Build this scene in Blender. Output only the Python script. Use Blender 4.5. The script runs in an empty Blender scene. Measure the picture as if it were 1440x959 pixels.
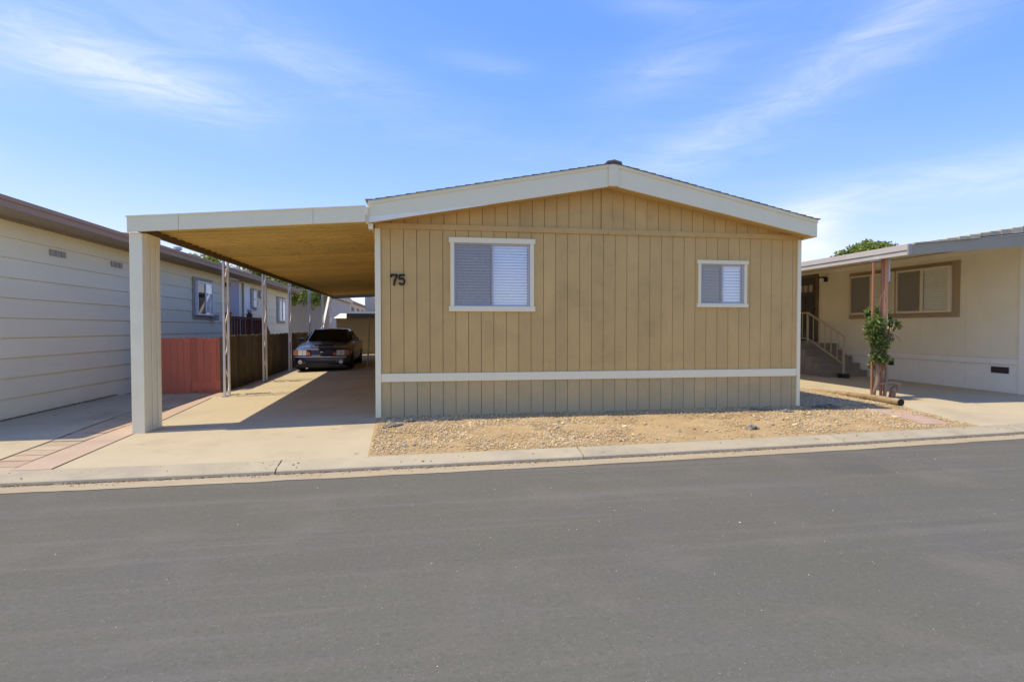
import bpy, math, random
import numpy as np
from mathutils import Vector, Matrix, noise as mnoise

random.seed(7); rng = np.random.default_rng(7)
S = bpy.context.scene
C = S.collection
R = math.radians

# ------------------------------------------------------------------ camera
cam_d = bpy.data.cameras.new('camera'); cam = bpy.data.objects.new('camera', cam_d); C.objects.link(cam)
cam.location = (0, 0, 1.6)
cam.rotation_euler = (R(90 - 1.336), 0, R(-9.2))
cam_d.sensor_width = 36; cam_d.lens = 793 / 1440 * 36
cam_d.clip_start = 0.05; cam_d.clip_end = 3000
S.camera = cam
S.cycles.max_bounces = 12; S.cycles.diffuse_bounces = 8

# ------------------------------------------------------------------ light and sky
S.view_settings.view_transform = 'Standard'; S.view_settings.look = 'None'
S.view_settings.gamma = 1; S.view_settings.use_curve_mapping = False
S.view_settings.exposure = 1.27
sun_dir = Vector((-0.447, 0.006, 1)).normalized()          # towards the sun
elev = math.asin(sun_dir.z); azim = math.atan2(sun_dir.x, sun_dir.y)
sd = bpy.data.lights.new('sun', 'SUN'); sd.energy = 2.02; sd.angle = R(0.5); sd.color = (1, .87, .67)
so = bpy.data.objects.new('sun', sd); C.objects.link(so)
so.rotation_euler = sun_dir.to_track_quat('Z', 'Y').to_euler()
W = bpy.data.worlds.new('World'); S.world = W; W.use_nodes = True


def build_world():
    nt = W.node_tree; N = nt.nodes; L = nt.links; N.clear()
    out = N.new('ShaderNodeOutputWorld'); bg = N.new('ShaderNodeBackground')
    bg.inputs['Strength'].default_value = 0.135
    sky = N.new('ShaderNodeTexSky'); sky.sky_type = 'NISHITA'; sky.sun_disc = False
    sky.sun_elevation = elev; sky.sun_rotation = azim
    sky.altitude = 0; sky.air_density = 1.0; sky.dust_density = 0.3; sky.ozone_density = 2.0
    tc = N.new('ShaderNodeTexCoord')
    D = tc.outputs['Generated']

    def math_(op, a, b=None, clamp=False):
        n = N.new('ShaderNodeMath'); n.operation = op; n.use_clamp = clamp
        for i, v in enumerate((a, b)):
            if v is None: continue
            if isinstance(v, (int, float)): n.inputs[i].default_value = v
            else: L.new(v, n.inputs[i])
        return n.outputs[0]

    def dot(v):
        n = N.new('ShaderNodeVectorMath'); n.operation = 'DOT_PRODUCT'
        L.new(D, n.inputs[0]); n.inputs[1].default_value = v
        return n.outputs['Value']

    def noise(scale, rot, st, detail=6, rough=.6, dist=.4):
        m = N.new('ShaderNodeMapping'); m.inputs['Rotation'].default_value = rot; m.inputs['Scale'].default_value = st
        L.new(D, m.inputs['Vector'])
        n = N.new('ShaderNodeTexNoise'); n.inputs['Scale'].default_value = scale; n.inputs['Detail'].default_value = detail
        n.inputs['Roughness'].default_value = rough; n.inputs['Distortion'].default_value = dist
        L.new(m.outputs[0], n.inputs['Vector'])
        return n.outputs['Fac']

    def ramp(x, a, b):
        n = N.new('ShaderNodeMapRange'); n.interpolation_type = 'SMOOTHSTEP'
        n.inputs['From Min'].default_value = a; n.inputs['From Max'].default_value = b
        L.new(x, n.inputs['Value']); return n.outputs[0]
    wisp = ramp(noise(3.2, (0, R(-12), R(20)), (1, 1, 4.5), 8, .62, .7), .36, .74)
    veil = ramp(noise(1.3, (0, R(8), R(-30)), (1, 1, 3.0), 5, .55, .5), .42, .80)
    total = math_('MULTIPLY', math_('MULTIPLY', wisp, veil), 0.06)
    # cirrus streaks: heading (deg right of +Y), elevation, half length, half width, tilt, strength
    streaks = [(-24.5, 20.3, 8.5, 2.1, -8, .80), (-28, 26, 15, 6.0, -4, .20), (-37, 19.5, 7, 2.4, 0, .28), (-12, 24, 8, 2.0, -8, .14), (-3, 21, 14, 3.0, -16, .12),
               (36, 20, 17, 1.9, 20, .34), (45, 25, 9, 1.3, 20, .36), (23, 15, 17, 5.5, 10, .17), (24, 23.5, 5, 2.0, 10, .24),
               (46, 11.5, 11, 1.6, 4, .55), (36.6, 8.0, 2.8, 2.4, 30, 1.2), (30, 5.5, 22, 3.5, 0, .14), (6, 25, 4, .9, -6, .25), (24, 29, 5, 1.4, -12, .25),
               (38, 27, 14, 4, 8, .12), (-36, 12.5, 3, 1.2, -4, .3), (-15, 7, 30, 4, 0, .08)]
    for hd, el, ln, wd, tl, st in streaks:
        h, e, t = R(hd), R(el), R(tl)
        c = Vector((math.sin(h) * math.cos(e), math.cos(h) * math.cos(e), math.sin(e)))
        rt = Vector((math.cos(h), -math.sin(h), 0)); up = rt.cross(c)
        a = rt * math.cos(t) + up * math.sin(t); b = up * math.cos(t) - rt * math.sin(t)
        da = dot(a / math.sin(R(ln))); db = dot(b / math.sin(R(wd)))
        # bend the streak a little so it reads as a wisp
        r2 = math_('ADD', math_('MULTIPLY', da, da), math_('MULTIPLY', db, db))
        front = math_('GREATER_THAN', dot(c), 0.2)
        g = math_('MULTIPLY', math_('EXPONENT', math_('MULTIPLY', r2, -1.0)), front)
        total = math_('ADD', total, math_('MULTIPLY', g, st * 0.74))
    fine = noise(7.0, (0, R(-10), R(25)), (1, 1, 5.0), 9, .66, .9)
    tex = math_('ADD', math_('MULTIPLY', ramp(fine, .25, .75), .75), .42)
    fac = math_('MULTIPLY', math_('MULTIPLY', total, tex), 1.0, True)
    # deep clear-day blue: one tone curve per channel over the whole sky
    sep = N.new('ShaderNodeSeparateColor'); cmb = N.new('ShaderNodeCombineColor'); L.new(sky.outputs[0], sep.inputs[0])
    gr = [math_('MULTIPLY', math_('POWER', sep.outputs[ch], g), k) for ch, k, g in ((0, .422, 1.33), (1, .665, .88), (2, 2.25, .33))]
    L.new(math_('MINIMUM', gr[0], math_('MULTIPLY', gr[1], .90)), cmb.inputs[0]); L.new(gr[1], cmb.inputs[1]); L.new(gr[2], cmb.inputs[2])
    mix = N.new('ShaderNodeMix'); mix.data_type = 'RGBA'
    L.new(fac, mix.inputs['Factor']); L.new(cmb.outputs[0], mix.inputs['A'])
    mix.inputs['B'].default_value = (3.2, 3.3, 3.5, 1)
    L.new(mix.outputs['Result'], bg.inputs['Color']); L.new(bg.outputs[0], out.inputs['Surface'])


build_world()

# ------------------------------------------------------------------ materials
M = {}


def mat(name, col, rough=.8, var=.12, scale=3.0, stretch=(1, 1, 1), bump=0.0, bscale=60.0, bstretch=(1, 1, 1), rnd=0.0,
        stain=None, stain_scale=1.0, stain_amt=.0, spec=.3, metal=0.0, attr=False, grain=0.0, stain_lo=.45, stain_hi=.7):
    m = bpy.data.materials.new(name); m.use_nodes = True; nt = m.node_tree; N = nt.nodes; L = nt.links
    bs = N['Principled BSDF']; bs.inputs['Roughness'].default_value = rough; bs.inputs['Specular IOR Level'].default_value = spec
    bs.inputs['Metallic'].default_value = metal
    tc = N.new('ShaderNodeTexCoord'); geo = N.new('ShaderNodeNewGeometry')
    P = geo.outputs['Position']

    def nz(sc, st, det=5, ro=.6):
        mp = N.new('ShaderNodeMapping'); mp.inputs['Scale'].default_value = st; L.new(P, mp.inputs[0])
        n = N.new('ShaderNodeTexNoise'); n.inputs['Scale'].default_value = sc; n.inputs['Detail'].default_value = det
        n.inputs['Roughness'].default_value = ro; L.new(mp.outputs[0], n.inputs['Vector']); return n.outputs['Fac']

    def mr(x, lo, hi, a=0., b=1.):
        n = N.new('ShaderNodeMapRange'); n.inputs[1].default_value = a; n.inputs[2].default_value = b
        n.inputs[3].default_value = lo; n.inputs[4].default_value = hi; L.new(x, n.inputs[0]); return n.outputs[0]

    def mul(a, b):
        n = N.new('ShaderNodeMath'); n.operation = 'MULTIPLY'; L.new(a, n.inputs[0]); L.new(b, n.inputs[1]); return n.outputs[0]
    val = mr(nz(scale, stretch), 1 - var, 1 + var, .25, .75)
    if grain: val = mul(val, mr(nz(bscale, bstretch, 3, .7), 1 - grain, 1 + grain, .25, .75))
    if rnd:
        oi = N.new('ShaderNodeObjectInfo'); val = mul(val, mr(oi.outputs['Random'], 1 - rnd, 1 + rnd))
    if attr:
        at = N.new('ShaderNodeAttribute'); at.attribute_name = 'tint'; base = at.outputs['Color']
    else:
        rgb = N.new('ShaderNodeRGB'); rgb.outputs[0].default_value = (*col, 1); base = rgb.outputs[0]
    if stain:
        mx = N.new('ShaderNodeMix'); mx.data_type = 'RGBA'; L.new(base, mx.inputs['A']); mx.inputs['B'].default_value = (*stain, 1)
        f = N.new('ShaderNodeMapRange'); f.interpolation_type = 'SMOOTHSTEP'; f.inputs[1].default_value = stain_lo; f.inputs[2].default_value = stain_hi
        f.inputs[4].default_value = stain_amt; L.new(nz(stain_scale, (1, 1, 1), 7, .65), f.inputs[0]); L.new(f.outputs[0], mx.inputs['Factor'])
        base = mx.outputs['Result']
    vm = N.new('ShaderNodeVectorMath'); vm.operation = 'SCALE'; L.new(base, vm.inputs[0]); L.new(val, vm.inputs['Scale'])
    L.new(vm.outputs[0], bs.inputs['Base Color'])
    if bump:
        b = N.new('ShaderNodeBump'); b.inputs['Strength'].default_value = bump; b.inputs['Distance'].default_value = .01
        L.new(nz(bscale, bstretch, 6, .65), b.inputs['Height']); L.new(b.outputs[0], bs.inputs['Normal'])
    M[name] = m
    return m


def glass(name, tint=(.9, .95, 1), op=.12, rough=.02):
    m = bpy.data.materials.new(name); m.use_nodes = True; nt = m.node_tree; N = nt.nodes; L = nt.links; N.clear()
    out = N.new('ShaderNodeOutputMaterial'); tr = N.new('ShaderNodeBsdfTransparent'); gl = N.new('ShaderNodeBsdfGlossy')
    tr.inputs[0].default_value = (*tint, 1); gl.inputs['Roughness'].default_value = rough
    lw = N.new('ShaderNodeLayerWeight'); fr = N.new('ShaderNodeMath'); fr.operation = 'POWER'; L.new(lw.outputs['Facing'], fr.inputs[0]); fr.inputs[1].default_value = 5
    ad = N.new('ShaderNodeMath'); ad.operation = 'ADD'; ad.use_clamp = True; L.new(fr.outputs[0], ad.inputs[0]); ad.inputs[1].default_value = op + .035
    mx = N.new('ShaderNodeMixShader'); L.new(ad.outputs[0], mx.inputs[0]); L.new(tr.outputs[0], mx.inputs[1]); L.new(gl.outputs[0], mx.inputs[2])
    L.new(mx.outputs[0], out.inputs[0]); M[name] = m


def screen_mat(name, col, alpha):
    m = bpy.data.materials.new(name); m.use_nodes = True; nt = m.node_tree; N = nt.nodes; L = nt.links; N.clear()
    out = N.new('ShaderNodeOutputMaterial'); tr = N.new('ShaderNodeBsdfTransparent'); df = N.new('ShaderNodeBsdfDiffuse')
    df.inputs[0].default_value = (*col, 1); mx = N.new('ShaderNodeMixShader'); mx.inputs[0].default_value = alpha
    L.new(tr.outputs[0], mx.inputs[1]); L.new(df.outputs[0], mx.inputs[2]); L.new(mx.outputs[0], out.inputs[0]); M[name] = m


mat('tan_siding', (0.625, 0.415, 0.152), .85, .10, 1.6, (1, 1, .5), .30, 90, (2.2, 2.2, .12), .035, (.44, .30, .12), 2.5, .35, grain=.07)
mat('tan_light_fade', (0.57, 0.41, 0.185), .9, .09, 2.0, (1, 1, .7), .30, 90, (2.2, 2.2, .12), .04, (.47, .38, .19), 2.2, .7, grain=.08, stain_lo=.35, stain_hi=.6)
mat('tan_soffit', (0.6, 0.42, 0.16), .85, .06, 2.0)
mat('cream_trim', (0.89, 0.8, 0.51), .6, .05, 3.0, (1, 1, 1), .08, 40, (1, 1, 1), .02, (.74, .66, .44), 3, .35)
mat('fascia_white', (0.87, 0.785, 0.5), .6, .05, 2.0, (1, 1, 1), .08, 30, (1, 1, 1), .0, (.70, .63, .42), 2, .3)
mat('sunlit_edge', (0.88, 0.85, 0.66), .6, .05)  # cream lightened to paint in the sun on the fascia's lower edge
mat('shingle_dark', (0.19, 0.175, 0.155), .95, .25, 8, (1, 1, 1), .6, 60, stain=(.3, .27, .22), stain_scale=6, stain_amt=.6)
mat('shingle_grey', (0.52, 0.45, 0.3), .95, .22, 8, (1, 1, 1), .6, 60, rnd=.16)
mat('dark_void', (.03, .03, .032), .9, .1)
mat('room_dark', (.10, .10, .105), .9, .15)
mat('vinyl_grey', (.50, .50, .52), .5, .05)
mat('vinyl_white', (.80, .80, .80), .45, .04)
mat('blind_white', (0.88, 0.9, 0.87), .5, .03)
mat('blind_grey', (0.86, 0.84, 0.74), .6, .04)
mat('number_black', (.02, .018, .016), .6, .2)
mat('carport_white', (0.88, 0.8, 0.53), .55, .05, 2.0, (1, 1, .3), .05, 40, stain=(.76, .67, .42), stain_scale=2.5, stain_amt=.4)
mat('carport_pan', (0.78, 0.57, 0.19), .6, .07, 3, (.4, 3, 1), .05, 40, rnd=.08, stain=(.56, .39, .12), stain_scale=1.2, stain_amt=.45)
mat('beam_brown', (.16, .115, .06), .8, .1)
mat('alu_white', (.80, .76, .68), .4, .06, 6)
mat('white_lap', (0.86, 0.8, 0.545), .7, .04, 1.5, (1, .3, 1), .06, 40, (1, .2, 2), .02, (.80, .73, .49), 1.2, .35)
mat('brown_fascia', (0.32, 0.225, 0.16), .7, .06)
mat('brown_frieze', (0.35, 0.295, 0.235), .7, .06)
mat('grey_trim', (0.38, 0.36, 0.29), .7, .06)
mat('lilac_door', (.42, .41, .46), .6, .05)
mat('red_fence', (0.6, 0.175, 0.1), .85, .10, 3, (1, 1, .3), .25, 70, (2, 2, .12), .10, (.46, .16, .11), 3, .4, grain=.06)
mat('brown_fence', (0.115, 0.09, 0.058), .95, .22, 3, (1, 1, .3), .4, 70, (2, 2, .12), .25, (.21, .16, .06), 1.6, .6, grain=.14)
mat('porch_red', (.13, .05, .035), .7, .1)
mat('porch_wood', (.22, .16, .08), .8, .1)
mat('concrete', (0.46, 0.39, 0.25), .9, .07, .9, (1, 1, 1), .12, 50, stain=(.34, .275, .175), stain_scale=.8, stain_amt=.65, grain=.05, stain_lo=.48, stain_hi=.75)
mat('kerb_concrete', (0.41, 0.357, 0.235), .95, .10, 2.0, (1, 1, 1), .35, 70, rnd=.05, stain=(.30, .26, .20), stain_scale=2.2, stain_amt=.5, grain=.10)
mat('gutter_dust', (0.38, 0.32, 0.205), .95, .10, 2.0, (.3, 1, 1), .25, 60, stain=(.36, .27, .16), stain_scale=3, stain_amt=.6, grain=.08)
mat('red_concrete', (0.45, 0.335, 0.235), .9, .09, 1.4, (1, 1, 1), .15, 60, stain=(.45, .36, .24), stain_scale=1.3, stain_amt=.6, grain=.06)
mat('paver_tan', (0.43, 0.34, 0.22), .9, .10, 3, (1, 1, 1), .2, 60, rnd=.10, stain=(.46, .28, .19), stain_scale=2, stain_amt=.6, grain=.08)
mat('joint_dark', (0.17, 0.125, 0.08), .95, .2, 6)
mat('dirt', (0.42, 0.3, 0.145), .98, .14, 2.2, (1, 1, 1), 1.0, 55, stain=(.33, .235, .115), stain_scale=3.5, stain_amt=.75, grain=.22)
mat('dry_ground', (.36, .29, .19), .98, .2, .3, (1, 1, 1), .4, 20)
mat('pebble', (1, 1, 1), .9, .1, 30, attr=True)
mat('leafy', (1, 1, 1), .55, .1, 10, attr=True, spec=.4)
mat('bark', (.27, .19, .13), .95, .25, 14, (1, 1, .3), .6, 40)
mat('dry_wood', (.37, .265, .14), .95, .28, 9, (1, .12, 1), .9, 40, (2, .2, 2), stain=(.16, .11, .06), stain_scale=7, stain_amt=.7)
mat('log_end', (.03, .022, .017), .95, .2, 8)
mat('redwood_post', (0.44, 0.2, 0.105), .8, .12, 4, (1, 1, .3), .2, 60, (2, 2, .2))
mat('post_flange', (0.58, 0.3, 0.17), .8, .1, 4, (1, 1, .3))
mat('metal_grey', (.42, .42, .42), .45, .08, metal=.6)
mat('beige_stucco', (0.8, 0.75, 0.585), .9, .05, 1.5, (1, 1, 1), .15, 90, grain=.03)
mat('beige_trim', (0.84, 0.81, 0.7), .75, .04)
mat('taupe_trim', (0.4, 0.3, 0.19), .8, .05)
mat('sash_cream', (.70, .63, .48), .5, .04)
mat('awning_fascia', (.60, .54, .46), .7, .05)
mat('grey_fascia', (0.36, 0.325, 0.235), .7, .05)
mat('white_drip', (.8, .8, .78), .5, .03)
mat('door_dark', (.07, .055, .05), .6, .1)
mat('lamp_black', (.03, .03, .03), .4, .1)
mat('lamp_white', (.75, .75, .73), .4, .03)
mat('step_grey', (.26, .22, .165), .95, .15, 3, (1, 1, 1), .2, 50)
mat('rail_cream', (0.42, 0.35, 0.22), .5, .05)
mat('vent_dark', (.05, .05, .045), .7, .2)
mat('pink_slab', (0.43, 0.305, 0.22), .9, .10, 5, (1, 1, 1), .3, 60, stain=(.44, .33, .22), stain_scale=4, stain_amt=.6)
mat('fabric_scrap', (0.21, 0.21, 0.2), .8, .35, 8, (1, 1, 1), .6, 40)
mat('shed_tan', (0.32, 0.27, 0.15), .7, .07, 2)
mat('shed_roof', (0.1, 0.1, 0.09), .6, .1)
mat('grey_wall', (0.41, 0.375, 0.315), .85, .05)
mat('cream_wall', (.62, .52, .38), .85, .05)
mat('tyre', (.02, .02, .02), .85, .1)
mat('rim', (.45, .45, .46), .3, .05, metal=.8)
mat('car_trim', (.015, .015, .017), .5, .1)
mat('amber', (0.4, 0.15, 0.06), .25, .05)
mat('lamp_lens', (0.62, 0.61, 0.55), .15, .05, spec=.6)
mat('chrome', (.7, .7, .7), .15, .03, metal=1.0)
m_ = mat('car_paint', (.034, .038, .066), .36, .05, spec=.5, metal=.5); m_.node_tree.nodes['Principled BSDF'].inputs['Coat Weight'].default_value = .6
m_.node_tree.nodes['Principled BSDF'].inputs['Coat Roughness'].default_value = .06
glass('pane_clear', (.93, .96, .97), .04)
glass('pane_light', (.97, .98, .98), .02)
glass('pane_bright', (.97, .985, 1), .12)
glass('pane_dark', (.25, .27, .28), .06)
glass('car_glass', (.10, .12, .13), .05)
screen_mat('insect_screen', (.46, .43, .38), .34)
screen_mat('insect_screen_light', (.56, .51, .40), .34)


def asphalt():
    m = mat('asphalt', (0.124, 0.1195, 0.089), .88, .10, .55, (.25, 1, 1), .35, 140, grain=.16, stain=(.120, .112, .100), stain_scale=.9, stain_amt=.7, spec=.25)
    nt = m.node_tree; N = nt.nodes; L = nt.links; bs = N['Principled BSDF']
    src = bs.inputs['Base Color'].links[0].from_socket
    geo = N.new('ShaderNodeNewGeometry'); P = geo.outputs['Position']

    def mp(loc, rot, sc):
        n = N.new('ShaderNodeMapping'); n.inputs['Location'].default_value = loc; n.inputs['Rotation'].default_value = rot; n.inputs['Scale'].default_value = sc
        L.new(P, n.inputs[0]); return n.outputs[0]

    def mixc(a, col, fac):
        n = N.new('ShaderNodeMix'); n.data_type = 'RGBA'; L.new(a, n.inputs['A']); n.inputs['B'].default_value = (*col, 1); L.new(fac, n.inputs['Factor']); return n.outputs['Result']

    def mr(x, a, b, lo, hi):
        n = N.new('ShaderNodeMapRange'); n.interpolation_type = 'SMOOTHSTEP'; n.inputs[1].default_value = a; n.inputs[2].default_value = b
        n.inputs[3].default_value = lo; n.inputs[4].default_value = hi; L.new(x, n.inputs[0]); return n.outputs[0]

    def nz(v, s, d=4, r=.6):
        n = N.new('ShaderNodeTexNoise'); n.inputs['Scale'].default_value = s; n.inputs['Detail'].default_value = d; n.inputs['Roughness'].default_value = r
        L.new(v, n.inputs['Vector']); return n.outputs['Fac']
    # brushed tracks running along the street
    src = mixc(src, (.185, .170, .148), mr(nz(mp((0, 0, 0), (0, 0, R(-4)), (.10, 3.2, 1)), 1.6, 6), .48, .72, 0, .36))
    src = mixc(src, (.105, .098, .088), mr(nz(mp((3, 1, 0), (0, 0, R(-3)), (.08, 2.2, 1)), 1.3, 5), .54, .72, 0, .42))
    # thin pale scuff lines
    src = mixc(src, (.25, .23, .20), mr(nz(mp((1, 5, 0), (0, 0, R(-5)), (.05, 7, 1)), 2.4, 3), .70, .76, 0, .28))
    # coarse mottling of the worn surface
    src = mixc(src, (.085, .080, .064), mr(nz(P, 26, 5, .75), .48, .70, 0, .55))
    src = mixc(src, (.20, .187, .150), mr(nz(mp((9, 2, 4), (0, 0, 0), (1, 1, 1)), 34, 5, .75), .52, .74, 0, .60))
    src = mixc(src, (.165, .152, .120), mr(nz(mp((4, 7, 1), (0, 0, 0), (1, 1, 1)), 1.1, 6, .6), .50, .72, 0, .45))
    # aggregate: pale grains
    v = N.new('ShaderNodeTexVoronoi'); v.inputs['Scale'].default_value = 75; L.new(P, v.inputs['Vector'])
    f = N.new('ShaderNodeMath'); f.operation = 'MULTIPLY'
    L.new(mr(v.outputs['Distance'], .12, .26, 1, 0), f.inputs[0]); L.new(mr(nz(P, 12, 2), .50, .66, 0, .5), f.inputs[1])
    src = mixc(src, (.38, .35, .30), f.outputs[0])
    # fine dust drifted out of the gutter
    # one dark oil stain near the right-hand kerb
    vl = N.new('ShaderNodeVectorMath'); vl.operation = 'LENGTH'
    L.new(mp((-4.88 / .48, -5.62 / .26, 0), (0, 0, 0), (1 / .48, 1 / .26, 0)), vl.inputs[0])
    ad = N.new('ShaderNodeMath'); ad.operation = 'ADD'; L.new(vl.outputs['Value'], ad.inputs[0]); L.new(mr(nz(P, 3.0, 5), .2, .8, -.45, .45), ad.inputs[1])
    src = mixc(src, (.100, .094, .082), mr(ad.outputs[0], .55, 1.05, .6, 0))
    L.new(src, bs.inputs['Base Color'])


asphalt()


def paint_light_fade(name, colr, z0, z1):  # paints a fade of light into a material, by height and noise
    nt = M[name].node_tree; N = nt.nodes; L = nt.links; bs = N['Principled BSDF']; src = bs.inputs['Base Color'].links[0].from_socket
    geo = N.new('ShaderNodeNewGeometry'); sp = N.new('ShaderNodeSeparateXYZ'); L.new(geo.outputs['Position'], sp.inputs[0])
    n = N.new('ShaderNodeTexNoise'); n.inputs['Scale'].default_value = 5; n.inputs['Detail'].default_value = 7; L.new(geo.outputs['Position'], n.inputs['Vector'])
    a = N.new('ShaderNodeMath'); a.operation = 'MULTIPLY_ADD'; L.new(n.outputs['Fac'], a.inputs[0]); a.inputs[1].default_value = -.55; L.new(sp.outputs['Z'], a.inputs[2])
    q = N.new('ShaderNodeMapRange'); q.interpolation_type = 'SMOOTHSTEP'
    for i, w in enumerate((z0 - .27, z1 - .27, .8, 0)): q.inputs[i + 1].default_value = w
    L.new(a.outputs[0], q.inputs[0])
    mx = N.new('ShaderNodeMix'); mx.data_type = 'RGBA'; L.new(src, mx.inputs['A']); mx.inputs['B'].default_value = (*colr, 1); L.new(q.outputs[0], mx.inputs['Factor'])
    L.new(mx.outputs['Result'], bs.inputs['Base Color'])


paint_light_fade('tan_light_fade', (.47, .375, .21), .22, .62)  # greyish light low on the skirting, painted into its colour


def spots(name, colr, k):
    nt = M[name].node_tree; N = nt.nodes; L = nt.links; bs = N['Principled BSDF']; src = bs.inputs['Base Color'].links[0].from_socket
    geo = N.new('ShaderNodeNewGeometry'); v = N.new('ShaderNodeTexVoronoi'); v.inputs['Scale'].default_value = k; L.new(geo.outputs['Position'], v.inputs['Vector'])
    n = N.new('ShaderNodeTexNoise'); n.inputs['Scale'].default_value = 22; L.new(geo.outputs['Position'], n.inputs['Vector'])
    sp = N.new('ShaderNodeSeparateColor'); L.new(v.outputs['Color'], sp.inputs[0])
    def mr(x, a, b, lo, hi):
        q = N.new('ShaderNodeMapRange'); q.interpolation_type = 'SMOOTHSTEP'
        for i, w in enumerate((a, b, lo, hi)): q.inputs[i + 1].default_value = w
        L.new(x, q.inputs[0]); return q.outputs[0]
    def m2(op, a, b):
        q = N.new('ShaderNodeMath'); q.operation = op
        for i, w in enumerate((a, b)):
            if isinstance(w, float): q.inputs[i].default_value = w
            else: L.new(w, q.inputs[i])
        return q.outputs[0]
    d = m2('ADD', v.outputs['Distance'], m2('MULTIPLY', m2('SUBTRACT', n.outputs['Fac'], .5), .25))
    f = m2('MULTIPLY', mr(d, .07, .17, .75, 0.), mr(sp.outputs[0], .68, .80, 0., 1.))
    mx = N.new('ShaderNodeMix'); mx.data_type = 'RGBA'; L.new(src, mx.inputs['A']); mx.inputs['B'].default_value = (*colr, 1); L.new(f, mx.inputs['Factor'])
    L.new(mx.outputs['Result'], bs.inputs['Base Color'])


spots('concrete', (.27, .21, .13), 2.6); spots('kerb_concrete', (.22, .18, .12), 3.5)

def translucent(name, k):
    nt = M[name].node_tree; N = nt.nodes; L = nt.links; bs = N['Principled BSDF']; out = next(n for n in N if n.type == 'OUTPUT_MATERIAL')
    t = N.new('ShaderNodeBsdfTranslucent'); L.new(bs.inputs['Base Color'].links[0].from_socket, t.inputs[0])
    mx = N.new('ShaderNodeMixShader'); mx.inputs[0].default_value = k; L.new(bs.outputs[0], mx.inputs[1]); L.new(t.outputs[0], mx.inputs[2]); L.new(mx.outputs[0], out.inputs[0])


translucent('leafy', .4)

# ------------------------------------------------------------------ mesh helpers


class MB:
    def __init__(s, xf=None): s.v = []; s.f = []; s.xf = xf

    def add(s, vs, fs):
        o = len(s.v)
        s.v += [tuple(s.xf(*p)) if s.xf else tuple(p) for p in vs]
        s.f += [tuple(i + o for i in f) for f in fs]
        return s

    def box(s, x0, y0, z0, x1, y1, z1):
        return s.add([(x0, y0, z0), (x1, y0, z0), (x1, y1, z0), (x0, y1, z0), (x0, y0, z1), (x1, y0, z1), (x1, y1, z1), (x0, y1, z1)],
                     [(0, 3, 2, 1), (4, 5, 6, 7), (0, 1, 5, 4), (1, 2, 6, 5), (2, 3, 7, 6), (3, 0, 4, 7)])

    def prism(s, poly, d0, d1, axis='y'):
        n = len(poly)
        if axis == 'y': a = [(p[0], d0, p[1]) for p in poly]; b = [(p[0], d1, p[1]) for p in poly]
        elif axis == 'x': a = [(d0, p[0], p[1]) for p in poly]; b = [(d1, p[0], p[1]) for p in poly]
        else: a = [(p[0], p[1], d0) for p in poly]; b = [(p[0], p[1], d1) for p in poly]
        return s.add(a + b, [tuple(range(n)), tuple(range(2 * n - 1, n - 1, -1))] + [(i, (i + 1) % n + 0, (i + 1) % n + n, i + n) for i in range(n)])

    def bar(s, p, q, w, h=None):
        p, q = Vector(p), Vector(q); d = (q - p).normalized(); h = h or w
        up = Vector((0, 0, 1)) if abs(d.z) < .95 else Vector((0, 1, 0))
        a = d.cross(up).normalized() * w / 2; b = a.cross(d).normalized() * h / 2
        vs = [p - a - b, p + a - b, p + a + b, p - a + b, q - a - b, q + a - b, q + a + b, q - a + b]
        return s.add([tuple(v) for v in vs], [(0, 1, 2, 3), (7, 6, 5, 4), (0, 4, 5, 1), (1, 5, 6, 2), (2, 6, 7, 3), (3, 7, 4, 0)])

    def tube(s, pts, rad, n=8, caps=True):
        pts = [Vector(p) for p in pts]; rs = rad if hasattr(rad, '__len__') else [rad] * len(pts)
        vs = []; fs = []; prev = None
        for i, p in enumerate(pts):
            d = (pts[min(i + 1, len(pts) - 1)] - pts[max(i - 1, 0)]).normalized()
            if prev is None:
                ref = Vector((0, 0, 1)) if abs(d.z) < .9 else Vector((1, 0, 0)); a = d.cross(ref).normalized()
            else: a = (prev - d * prev.dot(d)).normalized()
            prev = a; b = d.cross(a)
            for k in range(n):
                t = 2 * math.pi * k / n; vs.append(tuple(p + (a * math.cos(t) + b * math.sin(t)) * rs[i]))
        for i in range(len(pts) - 1):
            for k in range(n):
                fs.append((i * n + k, i * n + (k + 1) % n, (i + 1) * n + (k + 1) % n, (i + 1) * n + k))
        if caps: fs.append(tuple(range(n - 1, -1, -1))); fs.append(tuple(range((len(pts) - 1) * n, len(pts) * n)))
        return s.add(vs, fs)

    def lathe(s, o, axis, prof, n=20):
        o = Vector(o); ax = Vector(axis).normalized(); ref = Vector((0, 0, 1)) if abs(ax.z) < .9 else Vector((1, 0, 0))
        a = ax.cross(ref).normalized(); b = ax.cross(a); vs = []; fs = []
        for (h, r) in prof:
            for k in range(n):
                t = 2 * math.pi * k / n; vs.append(tuple(o + ax * h + (a * math.cos(t) + b * math.sin(t)) * r))
        m = len(prof)
        for i in range(m - 1):
            for k in range(n): fs.append((i * n + k, i * n + (k + 1) % n, (i + 1) * n + (k + 1) % n, (i + 1) * n + k))
        fs.append(tuple(range(n - 1, -1, -1))); fs.append(tuple(range((m - 1) * n, m * n)))
        return s.add(vs, fs)

    def mesh(s, name, m, smooth=False):
        me = bpy.data.meshes.new(name); me.from_pydata(s.v, [], s.f)
        me.materials.append(M[m] if isinstance(m, str) else m); me.update()
        bmfix(me)
        if smooth: me.shade_smooth()
        return me

    def build(s, name, m, parent=None, smooth=False, loc=None, kind=None, bevel=0):
        o = bpy.data.objects.new(name, s.mesh(name, m, smooth)); C.objects.link(o)
        if loc: o.location = loc
        if parent: o.parent = parent
        if kind: o['kind'] = kind
        if bevel:
            b = o.modifiers.new('bevel', 'BEVEL'); b.width = bevel; b.segments = 2; b.limit_method = 'ANGLE'
        return o


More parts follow.
